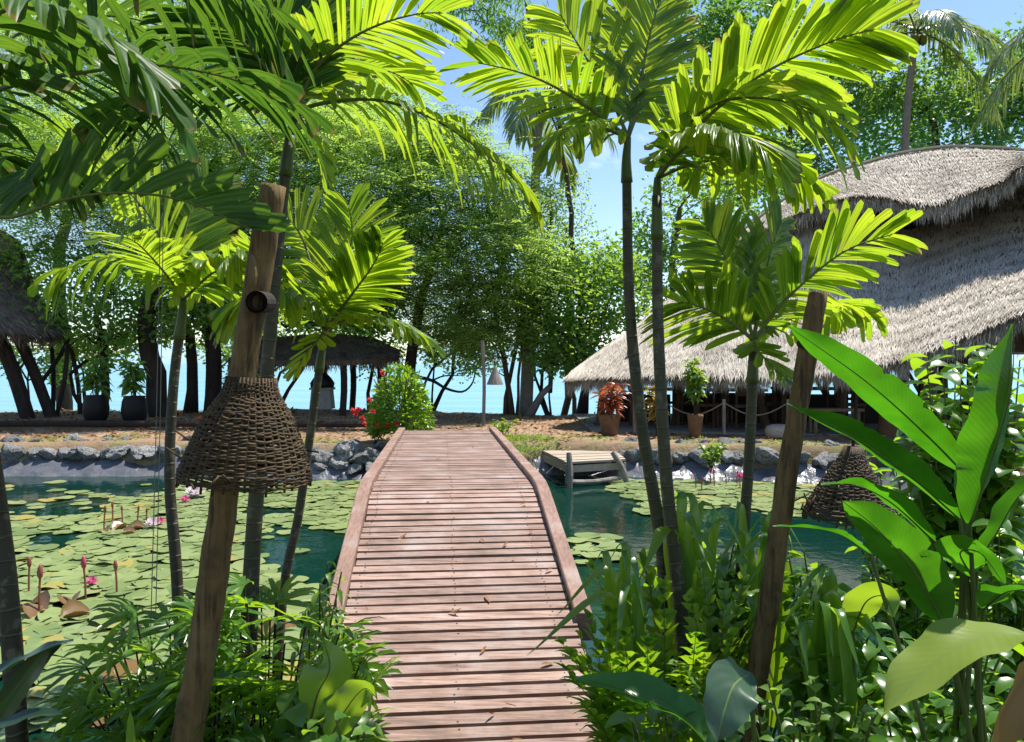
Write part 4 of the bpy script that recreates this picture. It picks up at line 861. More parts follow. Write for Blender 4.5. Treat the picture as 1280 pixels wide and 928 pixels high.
T('shore_tree', 'slender pale tree with thin upright branches between lantern post and coconut trunk', 640, 19.3, [(630, 440, 19.3), (618, 380, 19.3), (640, 300, 19.2)], .07,
  [C(640, 300, 19, 60, 60, 50), C(620, 380, 19.2, 60, 50, 50), C(665, 265, 19.5, 35, 50, 24), C(600, 440, 19.2, 45, 25, 18)], SM, 'acacia', extra=[(632, 19.4, [(640, 450, 19.4), (672, 340, 19.4), (690, 260, 19.4)]), (646, 19.2, [(652, 420, 19.2), (648, 330, 19.2)])])
T('sea_almond_tree', 'rounded dark leaved tree on a leaning trunk beside the pavilion roof tip', 727, 19.2, [(733, 470, 19.2), (728, 420, 19.2), (725, 370, 19.2)], .13,
  [C(715, 380, 19, 55, 55, 85), C(690, 430, 18.8, 45, 30, 45), C(770, 370, 19.4, 50, 60, 60), C(745, 335, 19.5, 50, 35, 45), C(735, 440, 19.0, 40, 18, 25), C(668, 385, 18.8, 35, 40, 30)], BR, 'broad', bark='bark_dark')
T('sea_almond_tree', 'dense green tree rising behind the left slope of the pavilion roof', 850, 21, [(845, 400, 21), (840, 330, 21), (850, 260, 21)], .18,
  [C(805, 310, 21, 40, 50, 45), C(880, 250, 21.5, 70, 60, 70), C(850, 340, 21, 60, 50, 50), C(940, 220, 22, 60, 60, 55)], BR, 'broad')
T('twisted_tree', 'gnarled leaning trunk by the shore with a bare hooked branch', 660, 19.0, [(690, 480, 19), (684, 500, 19.0), (690, 465, 19.2), (700, 400, 19.2)], .09, [C(690, 350, 19.3, 30, 40, 18)], SM, 'broad', bark='bark_pale')
for k, (bx, Y, cs, lab) in enumerate((
    (980, 25, [(990, 160, 25, 80, 60, 60), (1060, 120, 25.5, 70, 50, 50), (930, 190, 25, 50, 50, 30), (1010, 225, 25, 70, 30, 35)], 'tall rubbery leaved tree directly behind the peak of the pavilion roof'),
    (1160, 26, [(1110, 150, 26, 70, 50, 60), (1200, 150, 26.5, 70, 50, 60), (1160, 110, 26, 60, 35, 35), (1230, 90, 27, 50, 40, 25)], 'tall tree behind the pavilion under the coconut palm'),
    (1290, 25, [(1265, 140, 25, 60, 50, 50), (1320, 90, 25, 70, 80, 50)], 'tall tree at the right edge behind the pavilion roof'),
    (900, 27, [(900, 90, 27, 60, 70, 50), (940, 30, 27, 70, 50, 50), (880, 20, 27, 60, 40, 35)], 'tallest tree behind the bright palm fronds with crown reaching the top edge'))):
    b_ = P(bx, 500, Y); b_[2] = -.6 if Y > 22 else .3
    tree('shade_tree', lab, b_, [b_] + [P(bx + 5, 330, Y), P(bx + 12, 200, Y), P(bx, 120, Y)], .25, [C(*c_[:5], c_[5]) for c_ in cs], FAR, 'far', bark='bark')
for bx, Y, cs, lab in ((80, 24, [(60, 120, 24, 110, 90, 55), (160, 60, 24, 110, 70, 50), (-40, 200, 24, 110, 90, 40)], 'tall pale tree filling the upper left corner behind the fronds'),
                       (330, 25, [(280, 90, 25, 110, 70, 55), (400, 100, 25, 90, 60, 45), (340, 20, 25, 110, 50, 35), (470, 150, 24, 60, 50, 25)], 'tall feathery tree behind the upper fronds left of centre')):
    b_ = P(bx, 500, Y); b_[2] = -.6
    tree('acacia_tree', lab, b_, [b_] + [P(bx - 5, 330, Y), P(bx + 12, 200, Y), P(bx, 120, Y)], .25, [C(*c_[:5], c_[5]) for c_ in cs], FE2, 'acacia', bark='bark')
b_ = np.array([6.2, 9.5, .3]); 
T('willow_leaved_tree', 'tree with hanging narrow leaves high in the sky gap', 705, 20.5, [(715, 300, 20.5), (690, 120, 20.3), (660, 20, 20)], .1,
  [C(640, 20, 20, 45, 45, 26), C(690, 60, 20, 45, 40, 26), C(590, -10, 20, 40, 30, 18), C(660, -40, 20, 90, 40, 40), C(560, 10, 20, 30, 40, 10)], ('hang', 34, .35, .26, .045), 'broad', bark='bark')
T('slender_tree', 'open light crowned tree right of the far coconut trunk', 722, 20.8, [(708, 390, 20.8), (705, 340, 20.8), (708, 285, 20.8)], .07, [C(708, 270, 20.8, 28, 50, 13), C(690, 320, 20.8, 30, 35, 18), C(760, 340, 20.8, 35, 25, 18)], SM, 'acacia', bark='bark')
# low shore scrub: many leaning stems with dark leaves, sea showing between
scrub = [(30, 20, [(20, 455, 20, 60, 30, 18), (70, 440, 20, 50, 30, 16)]), (108, 19, [(110, 440, 19, 45, 28, 20), (150, 430, 19, 45, 30, 18)]), (290, 20, [(300, 455, 20, 50, 25, 14), (250, 420, 20, 50, 30, 16)]),
         (345, 20.5, [(370, 410, 20.5, 60, 22, 20), (320, 430, 20.5, 40, 20, 12)]), (462, 20, [(470, 430, 20, 50, 35, 22), (440, 400, 20, 50, 30, 20)]), (540, 19.8, [(550, 425, 19.8, 45, 28, 24), (585, 450, 19.8, 40, 16, 12)]), (690, 20, [(676, 440, 20, 36, 26, 12)]),
         (800, 20.5, [(790, 450, 20.5, 40, 22, 16), (830, 440, 20.5, 40, 25, 14)]), (870, 20.5, [(880, 455, 20.5, 40, 24, 14)]), (940, 20.5, [(940, 450, 20.5, 45, 24, 14)]), (1040, 20.5, [(1030, 450, 20.5, 50, 25, 16)])]
for bx, Y, cs in scrub:
    b_ = base_at(bx, Y); rt = [[b_ + [0, 0, 0]] + [P(cs[0][0]*.5 + bx*.5 + rnd.uniform(-25, 25), 470, Y), P(cs[0][0] + rnd.uniform(-30, 30), 440, Y)] for _ in range(3)]
    tree('shore_bush', 'wind bent shoreline bush of dark leaning stems with sea showing through', b_, rt[0], .05, [C(*c_[:5], c_[5]) for c_ in cs], ('clump', 36, .3, .13, .07), 'broad', bark='bark_dark', group='shoreline bushes', extra=rt[1:])
# shrubs around the bridge head
fb = P(500, 541, 12.6); fb[2] = gz(fb[0], fb[1]); t = thing('flowering_bush', 'rounded green bush with red flowers at the left end of the bridge', 'bush', fb)
mb = MB(); n = 2900; v = rdir(n); v[:, 2] = np.abs(v[:, 2])*1.0; pp = fb + np.array([0, 0, .15]) + v*RNG.uniform(.35, 1, (n, 1))**.5*np.array([.52, .5, 1.12]); blades(mb, pp, nz(v + rdir(n, .6, .3)), rdir(n, .5, .8), RNG.uniform(.08, .15, n), .035, LANCE, .25, .3); mb.build('foliage', M['shrub'], t, smooth=True)
mb = MB()
for q in range(16):
    a = rnd.uniform(0, 6.28); mb.tube(smooth_path([fb, fb + [.2*math.cos(a), .2*math.sin(a), .5], fb + [.5*math.cos(a), .5*math.sin(a), rnd.uniform(.8, 1.2)]], 6), .008, 5)
mb.build('stems', M['bark'], t)
for px, py in ((441, 513), (448, 512), (466, 515), (453, 523), (472, 533), (496, 530), (456, 530), (484, 532), (478, 466), (445, 518), (462, 500)):
    c_ = P(px, py, 12.1); mb = MB(); n = 14; d = rdir(n, 1, .2); blades(mb, np.tile(c_, (n, 1)), d, rdir(n), .05, .04, OVAL, 0, .3); mb.build('flower', M['flower_red'], t)
for px, py, Y, mt, lab, h in ((628, 536, 13.2, 'lime', 'small dry yellowish bush at the far right end of the bridge', .34), (470, 560, 12.3, 'lime', 'small pale shrub among the rocks by the bridge', .35)):
    b_ = P(px, py, Y); b_[2] = gz(b_[0], b_[1]); t = thing('small_bush', lab, 'bush', b_); leafy(t, 'foliage', b_, mt, 220, h, .3, .1, .025, 9)
b_ = P(888, 588, 11.3); b_[2] = .0; t = thing('water_plant', 'pale leafy plant among the rocks at the right pond edge', 'plant', b_); leafy(t, 'foliage', b_, 'lime', 200, .45, .25, .1, .05, 8)
# grass tufts right of the bridge
mb = MB(); n = 3800; Y = RNG.uniform(9.4, 13.2, n); X = axis_x(Y) + .74 + RNG.uniform(0, 1, n)**1.5*np.interp(Y, [9.4, 11.5, 12.3, 13.2], [.10, .35, 1.4, .9]); Z = np.where(Y < 12, np.interp(Y, [9.4, 10.6, 12], [-.1, .12, .3]), ground_z(X, Y))
blades(mb, np.stack([X, Y, Z], 1), rdir(n, .5, 1.3), rdir(n), RNG.uniform(.10, .24, n), .014, STRAP, .5, .3); tag(mb.build('grass', M['grass'], smooth=True), 'bright green grass spilling down beside the right kerb of the bridge', 'grass', kind='stuff')
n = 4200; X = RNG.uniform(-9, 6, n); Y = far_edge(X) + RNG.uniform(.7, 1.6, n); kp = wig(X*1.3, Y*.5) > .05; X, Y = X[kp], Y[kp]; kp = np.abs(X - axis_x(Y)) > .8; X, Y = X[kp], Y[kp]; n = len(X)
mb = MB(); blades(mb, np.stack([X, Y, ground_z(X, Y)], 1), rdir(n, .4, .9), rdir(n), RNG.uniform(.04, .12, n), .016, STRAP, .4, .3); tag(mb.build('grass', M['grass'], smooth=True), 'short thin grass behind the bank rocks', 'grass', kind='stuff')
# leaf litter on the sand
n = 6000; X = RNG.uniform(-12, 6, n); Y = RNG.uniform(12.6, 19.5, n); mb = MB(); quads(mb, np.stack([X, Y, ground_z(X, Y) + .012], 1), rdir(n, .1, .1), np.tile([0, 0, 1.], (n, 1)) + RNG.normal(0, .3, (n, 3)), RNG.uniform(.06, .14, n), .05); tag(mb.build('leaf_litter', M['litter']), 'dry brown leaves scattered over the sand', 'leaves', kind='stuff')

# ------------------------------------------------------------------ fronds and coconut palms
def frond(name, parent, pts, N, L, W, n=24, a0=62, a1=28, droop=.14, prof=BLUNT, mat='palm', vee=.15, fold=.3, t0=.12, sides=(1, -1), r0=.009, taper=.55, jit=.05, mid=1.0):
    pth = smooth_path(pts, 26); mb = MB(); mb.tube(pth, np.linspace(r0, r0*.22, 26), 6, mat=1)
    T_ = nz(np.gradient(pth, axis=0)); N = nz(np.array(N, float))
    tt = np.linspace(t0, .985, n)
    for s in sides:
        t = np.clip(tt + RNG.normal(0, .15/n, n), t0, .99); f = t*25; i0 = np.minimum(f.astype(int), 24); fr = (f - i0)[:, None]
        p_ = pth[i0]*(1-fr) + pth[i0+1]*fr; tg = nz(T_[i0]*(1-fr) + T_[i0+1]*fr); Nn = nz(N - tg*np.sum(tg*N, 1, keepdims=True)); S_ = np.cross(tg, Nn)*s
        u = (t - t0)/(1 - t0); a = np.radians(a0 + (a1 - a0)*u + RNG.normal(0, 4, n)); v = vee + RNG.normal(0, .07, n)
        keep = RNG.random(n) > .04; p_, tg, Nn, S_, u, a, v = p_[keep], tg[keep], Nn[keep], S_[keep], u[keep], a[keep], v[keep]; m_ = len(a)
        D = tg*np.cos(a)[:, None] + (S_*np.cos(v)[:, None] + Nn*np.sin(v)[:, None])*np.sin(a)[:, None]
        ln = L*np.where(u < .45, .62 + .38*np.sin(u/.45*math.pi/2), 1 - (1 - taper)*((u - .45)/.55)**1.6)*RNG.uniform(1 - jit*2, 1 + jit, m_)
        blades(mb, p_, D, Nn + S_*(-.25) + RNG.normal(0, .17, (m_, 3)), ln, W*RNG.uniform(.72, 1.2, m_), prof, droop*RNG.uniform(.5, 1.7, m_), fold, skew=(s*RNG.uniform(.1, .75, m_) if prof is BLUNT else None))
    return mb.build(name, [M[mat], M['rachis']], parent, smooth=True)
def coconut(label, base, path, r, fr, Lf=.75, group=None, scale=1.0):
    root = thing('coconut_palm', label, 'palm tree', base, group); mb = MB(); pth = smooth_path([base] + path, 24); mb.tube(pth, np.linspace(r*1.35, r*.75, 24), 10); mb.build('trunk', M['bark_pale'], root, smooth=True)
    top = pth[-1]
    for az, el, ln in fr:
        az = math.radians(az); el = math.radians(el); h = np.array([math.cos(az), math.sin(az), 0])
        pts = [top + h*ln*q*math.cos(el)*(1 - .12*q) + np.array([0, 0, 1])*ln*(q*math.sin(el) - .62*q*q*(1 + .3*math.cos(el))) for q in np.linspace(0, 1, 7)]
        frond('frond', root, pts, [h[0]*-.2, h[1]*-.2, 1], Lf*scale, .06*scale, 44, 60, 25, .55, LANCE, 'coco', .0, .3, .1, r0=.035*scale, taper=.4)
    mb = MB()
    for q in range(6):
        a = q*1.05; mb.lathe(top + [math.cos(a)*.22, math.sin(a)*.22, -.3], [(0, -.15), (.1, -.08), (.12, .02), (.08, .12), (0, .16)], 8)
    mb.build('coconuts', M['rachis'], root, smooth=True)
bb = base_at(657, 19.6); coconut('far coconut palm with thin bare trunk standing in the blue sky gap', bb, [P(662, 400, 19.6), P(668, 250, 19.6), P(675, 125, 19.6)], .13, [(200, 20, 2.4), (150, 45, 2.6), (100, 35, 2.4), (250, 10, 2.2), (300, 30, 2.4), (350, 15, 2.2), (30, 40, 2.4), (60, -5, 2)])
bb = P(1130, 500, 24); bb[2] = -.6; coconut('coconut palm with bare grey trunk rising behind the pavilion roof', bb, [P(1128, 300, 24), P(1133, 150, 24), P(1145, 40, 24)], .13, [(0, 35, 3.4), (-25, 20, 3.3), (30, 40, 3), (180, 35, 3), (150, 10, 2.8), (210, 60, 3), (-60, 10, 3), (80, 60, 3), (270, 30, 2.8), (-10, -15, 2.8)], .9)
bb = P(1330, 500, 20); bb[2] = .2; coconut('coconut palm whose fronds enter at the upper right edge', bb, [P(1340, 300, 20), P(1350, 150, 20), P(1345, 45, 20)], .14, [(180, 25, 3), (170, 0, 2.8), (200, 50, 2.8), (150, 40, 2.8), (220, -10, 2.6), (120, 15, 2.6), (0, 30, 2.8), (260, 20, 2.6)], .8)
# ------------------------------------------------------------------ foreground palms
def PP(l): return [P(*q) for q in l]
def palm(label, trunk, r0, r1, crown, fronds, mat='palm', tm='trunk', shaft=.16, group=None):
    b_ = P(*trunk[0]); b_[2] = float(ground_z(b_[0], b_[1])) - .05
    root = thing('palm', label, 'palm tree', b_, group)
    pth = smooth_path([b_] + PP(trunk[1:]), 30); mb = MB(); rr = np.linspace(r0, r1, 30); rr[:3] *= [1.5, 1.2, 1.05]
    d = np.concatenate([[0], np.cumsum(np.linalg.norm(np.diff(pth, axis=0), axis=1))]); k = int(np.searchsorted(d, d[-1] - shaft))
    mb.tube(pth, rr, 12); mb.build('trunk', M[tm], root, smooth=True)
    c_ = P(*crown); mb = MB(); mb.tube(smooth_path([pth[k], pth[-1], c_], 10), np.linspace(r1*1.3, r1*.7, 10), 12); mb.build('crownshaft', M['shaft'], root, smooth=True)
    for f in fronds:
        pts, N, L = f[0], f[1], f[2]; kw = f[3] if len(f) > 3 else {}
        a = dict(W=.032, n=29, mat=mat); a.update(kw)
        fp = smooth_path([c_] + PP(pts), 24); nk = 24 if L < .16 or a['mat'] == 'palm_shaded' else 21
        frond('frond', root, fp[:nk], N, L*(1 if L < .16 or a['mat'] == 'palm_shaded' else .88), **a)
    return root
UP = (0, .55, .85); FACE = (0, .85, .5); FLAT = (0, .2, 1)
palm('small palm with glowing yellow green fronds between the twin palms and the right log pole', [(918, 960, 3.0), (925, 740, 3.0), (936, 580, 3.0), (942, 440, 3.0)], .025, .019, (942, 425, 3.0), [
    ([(985, 372, 2.95), (1050, 318, 2.9), (1105, 296, 2.85), (1150, 288, 2.8)], (-.25, .85, .45), .31, dict(n=22)),
    ([(909, 400, 3.0), (874, 383, 2.9), (838, 376, 2.85)], (.1, .8, .55), .34, dict(n=18)),
    ([(925, 370, 3.1), (900, 310, 3.2), (868, 262, 3.3)], (.2, .8, .4), .31, {}),
    ([(952, 370, 3.1), (965, 310, 3.2), (985, 258, 3.3)], (-.2, .8, .4), .31, {}),
    ([(985, 398, 3.2), (1030, 382, 3.35), (1075, 388, 3.5), (1108, 415, 3.55)], (0, .3, 1), .25, dict(droop=.5)),
    ([(948, 440, 2.9), (960, 452, 2.85), (975, 470, 2.8)], FLAT, .12, dict(n=8))])
palm('tall palm, left of the twin green ringed trunks right of the bridge', [(842, 980, 2.95), (830, 715, 2.95), (802, 530, 2.95), (787, 380, 2.95), (783, 200, 2.95)], .031, .018, (785, 172, 2.95), [
    ([(740, 138, 2.9), (690, 107, 2.8), (640, 88, 2.7), (562, 72, 2.6)], (.1, .5, .85), .30, dict(n=22)),
    ([(806, 105, 3.0), (788, 50, 3.1), (755, -12, 3.2)], (.2, .85, .3), .36, dict(n=22)),
    ([(762, 120, 3.0), (725, 60, 3.0), (686, -5, 3.0)], (.2, .8, .4), .34, dict(n=20)),
    ([(800, 105, 3.0), (812, 45, 3.0), (835, -35, 3.0)], (-.2, .85, .3), .36, dict(n=22)),
    ([(745, 158, 2.85), (712, 160, 2.7), (688, 185, 2.6)], FLAT, .22, dict(n=14, droop=.5))])
palm('tall palm, right of the twin green ringed trunks, carrying the brightest fronds', [(866, 980, 2.75), (851, 770, 2.75), (833, 600, 2.75), (823, 420, 2.75), (821, 245, 2.75)], .030, .018, (822, 222, 2.75), [
    ([(860, 170, 2.7), (923, 114, 2.65), (978, 79, 2.6), (1060, 45, 2.5), (1145, 28, 2.45)], (-.35, .85, .4), .36, dict(n=38, W=.034)),
    ([(850, 165, 2.7), (895, 130, 2.65), (945, 122, 2.6), (1010, 136, 2.5), (1075, 180, 2.4)], (0, .25, 1), .34, dict(n=26, droop=.45)),
    ([(865, 205, 2.8), (920, 198, 2.9), (985, 210, 3.0), (1040, 250, 3.05)], FLAT, .24, dict(droop=.5)),
    ([(850, 190, 2.6), (890, 165, 2.45), (935, 172, 2.3), (970, 205, 2.2)], FLAT, .27, dict(droop=.4)),
    ([(870, 150, 2.9), (930, 110, 3.1), (1000, 110, 3.3), (1080, 150, 3.4)], FLAT, .33, dict(droop=.4, n=24))])
palm('palm behind the left log pole with crown of long arching fronds', [(304, 980, 2.95), (315, 700, 2.95), (335, 450, 2.95), (352, 260, 2.95), (363, 170, 2.95)], .038, .02, (371, 140, 2.95), [
    ([(400, 130, 2.9), (470, 125, 2.8), (540, 148, 2.7), (610, 195, 2.6), (660, 240, 2.55), (692, 275, 2.5)], (.15, .35, .9), .27, dict(n=24, droop=.55)),
    ([(385, 90, 3.0), (412, 40, 3.1), (455, -5, 3.2)], (-.2, .8, .4), .36, {}),
    ([(395, 85, 2.9), (450, 42, 2.8), (520, 18, 2.7), (588, 18, 2.65)], (-.1, .5, .8), .33, dict(n=24)),
    ([(340, 95, 2.9), (300, 50, 2.8), (245, 12, 2.7)], UP, .36, dict(mat='palm_shaded')),
    ([(362, 80, 2.9), (350, 5, 2.9)], FACE, .36, dict(mat='palm_shaded')),
    ([(325, 115, 2.8), (255, 105, 2.6), (175, 130, 2.5), (110, 175, 2.4)], FLAT, .32, dict(mat='palm_shaded', droop=.4)),
    ([(400, 110, 3.1), (450, 85, 3.3), (500, 95, 3.4), (540, 130, 3.5)], FLAT, .33, {}),
    ([(382, 160, 2.9), (395, 185, 2.9), (405, 215, 2.9)], FLAT, .14, dict(n=8))], tm='trunk')
palm('thin trunked palm left of the log pole with low lit fronds', [(240, 980, 4.0), (222, 740, 4.0), (212, 600, 4.0), (217, 480, 4.0), (227, 400, 4.0)], .036, .024, (229, 375, 4.0), [
    ([(190, 335, 3.9), (135, 322, 3.8), (85, 335, 3.7), (52, 352, 3.7)], (0, .3, 1), .30, dict(n=18, droop=.8)),
    ([(208, 320, 4.0), (185, 268, 4.1), (150, 232, 4.2), (112, 212, 4.3)], (.2, .8, .5), .42, dict(n=30, W=.036)),
    ([(228, 310, 4.1), (243, 255, 4.2), (270, 212, 4.3)], FACE, .44, dict(W=.05)),
    ([(268, 340, 3.9), (315, 322, 3.8), (352, 332, 3.7)], (0, .4, .9), .38, dict(droop=.5, W=.05)),
    ([(252, 355, 4.2), (290, 345, 4.4), (330, 365, 4.6), (350, 395, 4.6)], FLAT, .34, dict(droop=.5)),
    ([(190, 290, 4.2), (130, 205, 4.5), (50, 160, 4.8)], (.2, .7, .6), .48, dict(W=.038, n=30)),
    ([(205, 340, 3.8), (165, 300, 3.5), (130, 300, 3.3)], FLAT, .3, {})], tm='trunk_brown')
palm('slender leaning palm between log pole and bridge with glowing upright frond', [(338, 980, 3.5), (350, 790, 3.5), (374, 640, 3.5), (391, 520, 3.5), (402, 440, 3.5)], .026, .018, (406, 412, 3.5), [
    ([(424, 350, 3.5), (440, 295, 3.5), (432, 238, 3.5)], (.1, .85, .4), .36, dict(n=22)),
    ([(440, 368, 3.4), (470, 325, 3.3), (484, 285, 3.2)], (-.2, .85, .4), .28, {}),
    ([(440, 398, 3.4), (480, 398, 3.3), (520, 415, 3.2), (552, 440, 3.15)], FLAT, .2, dict(droop=.35)),
    ([(372, 378, 3.4), (330, 366, 3.2), (278, 388, 3.1)], FLAT, .32, dict(droop=.5)),
    ([(392, 340, 3.6), (370, 285, 3.7), (335, 250, 3.8)], FACE, .36, {}),
    ([(380, 370, 3.7), (340, 330, 3.9), (290, 320, 4.1)], UP, .36, {}),
    ([(398, 425, 3.4), (385, 440, 3.35), (372, 462, 3.3)], FLAT, .12, dict(n=7))])
palm('palm at the left edge whose shaded fronds hang over the upper left corner', [(30, 980, 2.5), (14, 790, 2.5), (-2, 640, 2.5), (-40, 400, 2.4), (-85, 200, 2.3)], .034, .024, (-92, 165, 2.25), [
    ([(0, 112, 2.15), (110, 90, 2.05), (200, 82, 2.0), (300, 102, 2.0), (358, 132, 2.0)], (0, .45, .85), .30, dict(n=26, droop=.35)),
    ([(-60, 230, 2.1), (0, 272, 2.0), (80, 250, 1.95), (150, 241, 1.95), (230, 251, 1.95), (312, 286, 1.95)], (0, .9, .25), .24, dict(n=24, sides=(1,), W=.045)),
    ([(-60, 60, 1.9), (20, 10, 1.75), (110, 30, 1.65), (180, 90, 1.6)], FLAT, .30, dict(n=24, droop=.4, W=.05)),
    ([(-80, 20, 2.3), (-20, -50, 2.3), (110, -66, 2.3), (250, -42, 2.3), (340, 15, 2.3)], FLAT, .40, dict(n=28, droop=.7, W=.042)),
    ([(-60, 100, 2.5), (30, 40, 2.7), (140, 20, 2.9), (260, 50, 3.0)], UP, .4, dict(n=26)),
    ([(-40, 190, 2.4), (10, 190, 2.5), (70, 215, 2.6)], FLAT, .3, dict(n=18, droop=.5))], mat='palm_shaded', tm='trunk_brown')

# ------------------------------------------------------------------ log poles, wicker lamps, cords
def logpole(label, a, b, ra, rb):
    A = P(*a); A[2] = max(A[2], float(ground_z(A[0], A[1])) - .2); root = thing('log_pole', label, 'pole', A)
    B = P(*b); n = 40; t = np.linspace(0, 1, n)[:, None]; pth = A*(1-t) + B*t; pth[1:-1] += RNG.normal(0, .0012, (n-2, 3)); pth[:, 0] += .004*np.sin(np.linspace(0, 7, n))
    mb = MB(); mb.tube(pth, np.linspace(ra, rb, n)*(1 + .03*np.sin(np.linspace(0, 23, n))), 18); mb.build('shaft', M['pole'], root, smooth=True); return root, A, B
lpo, A, B = logpole('thick leaning log pole wearing the wicker basket lamp on the left', (228, 965, 2.2), (341, 232, 2.2), .043, .036)
ld = (B - A)/np.linalg.norm(B - A)
def on_pole(A, B, py):
    z = ZC - (py - HY)/F*A[1]; return A + (B - A)*((z - A[2])/(B[2] - A[2]))
c_ = on_pole(A, B, 378) + [.028, -.02, 0]
mb = MB(); th = 16; q = [c_ + [0, .03, 0], c_ + [0, -.05, -.005]]; mb.tube(np.array(q), .031, 16, cap=False); mb.tube(np.array(q), .025, 16, cap=False); mb.tube(np.array([c_ + [0, .0, 0], c_ + [0, .004, 0]]), .026, 12, mat=1); mb.build('bamboo_spout', [M['bark_dark'], M['black']], lpo)  # black disc stands in for the shade inside the spout
c_ = on_pole(A, B, 345) + [-.004, -.042, 0]; mb = MB(); mb.tube(smooth_path([c_ - [0, 0, .05], c_ + [.004, -.005, 0], c_ + [.0, 0, .055]], 6), [.004, .01, .012, .012, .01, .004], 7); mb.build('peg', M['pole'], lpo)
def basket(name, label, cx_top, prof, mat, axis, hook=None):
    """woven cone: rows of wavy withies round upright stakes. prof = [(distance down the axis, radius)]"""
    root = thing(name, label, 'lamp', cx_top); ax = nz(np.array(axis)); X = nz(np.cross(ax, [0, 1, 0])); Yv = np.cross(ax, X)
    D = np.array([p_[0] for p_ in prof]); Rr = np.array([p_[1] for p_ in prof]); H = D[-1]; ns = 40
    def pt(d, th, extra=0): r = np.interp(d, D, Rr) + extra; return cx_top + ax*d + X*(math.cos(th)*r) + Yv*(math.sin(th)*r)
    mb = MB()
    for s in range(ns):
        th = s/ns*6.283 + rnd.uniform(-.03, .03); mb.tube(np.array([pt(d, th) for d in np.linspace(-.01, H + rnd.uniform(-.005, .015), 9)]), .0036, 5)
    mb.build('stakes', M[mat], root, smooth=True)
    mb = MB(); d = .005; k = 0
    while d < H:
        seg = ns*4; ph = k*math.pi; w0 = rnd.uniform(0, 6.28); pts = []
        for q in range(seg + 1):
            th = q/seg*6.283 + w0*0
            pts.append(pt(d + .0035*math.sin(th*3 + w0) + .002*math.sin(th*11 + w0*2), th, .0032*math.sin(th*ns/2 + ph)))
        mb.tube(np.array(pts), rnd.uniform(.0027, .004), 5, cap=False); d += rnd.uniform(.0040, .0062); k += 1
    for q in range(13):
        th = rnd.uniform(0, 6.28); a = pt(rnd.uniform(H*.6, H*.95), th, .01); b = a + ax*rnd.uniform(-.05, .06) + X*math.cos(th)*rnd.uniform(.005, .04) + Yv*math.sin(th)*.02 + X*rnd.uniform(-.04, .04); mb.tube(np.array([a, b]), .003, 5)
    mb.build('weave', M[mat], root, smooth=True); return root
s = 2.2/F; basket('wicker_lamp', 'domed wicker basket lamp slipped round the left log pole', on_pole(A, B, 476) + np.array([11*s, 0, 0]), [(0, 29*s), (16*s, 33*s), (44*s, 52*s), (86*s, 69*s), (112*s, 78*s), (126*s, 79*s)], 'wicker', (-.06, 0, -1))
rpo, A2, B2 = logpole('leaning log pole with a broken branch stub right of the bridge', (926, 965, 2.6), (1022, 365, 2.6), .038, .032)
mb = MB(); a = on_pole(A2, B2, 432); e = P(1076, 474, 2.5)
mb.tube(smooth_path([a + [-.035, 0, .005], a + [0, -.04, .0], a*.5 + e*.5 + [0, 0, .012], e], 12), [.012, .022, .026, .026, .024, .022, .021, .02, .019, .017, .015, .011], 9); mb.build('branch_arm', M['bark_dark'], rpo, smooth=True)
tp = P(1066, 562, 2.5); s = 2.5/F
l2 = basket('wicker_lamp', 'dark conical wicker lamp hanging from the branch of the right log pole', tp, [(0, 9*s), (20*s, 20*s), (48*s, 37*s), (74*s, 50*s), (86*s, 54*s)], 'wicker_dark', (-.06, 0, -1))
mb = MB(); mb.tube(np.array([e + [-.01, 0, -.01], tp + [0, 0, .0]]), .006, 6); mb.build('cord', M['bark_dark'], l2)
for x0, x1, lab in ((203, 188, 'thin straight cord hanging left of the thin palm trunk, nearer the left edge'), (206, 194, 'thin straight cord hanging left of the thin palm trunk, nearer the trunk')):
    mb = MB(); a = P(x0, 90, 2.7); b = P(x1, 800, 2.7); mb.tube(smooth_path([a, (a+b)/2 + [.005, 0, 0], b], 6), .0016, 5); tag(mb.build('cord', M['wire'], origin=b), lab, 'cord')

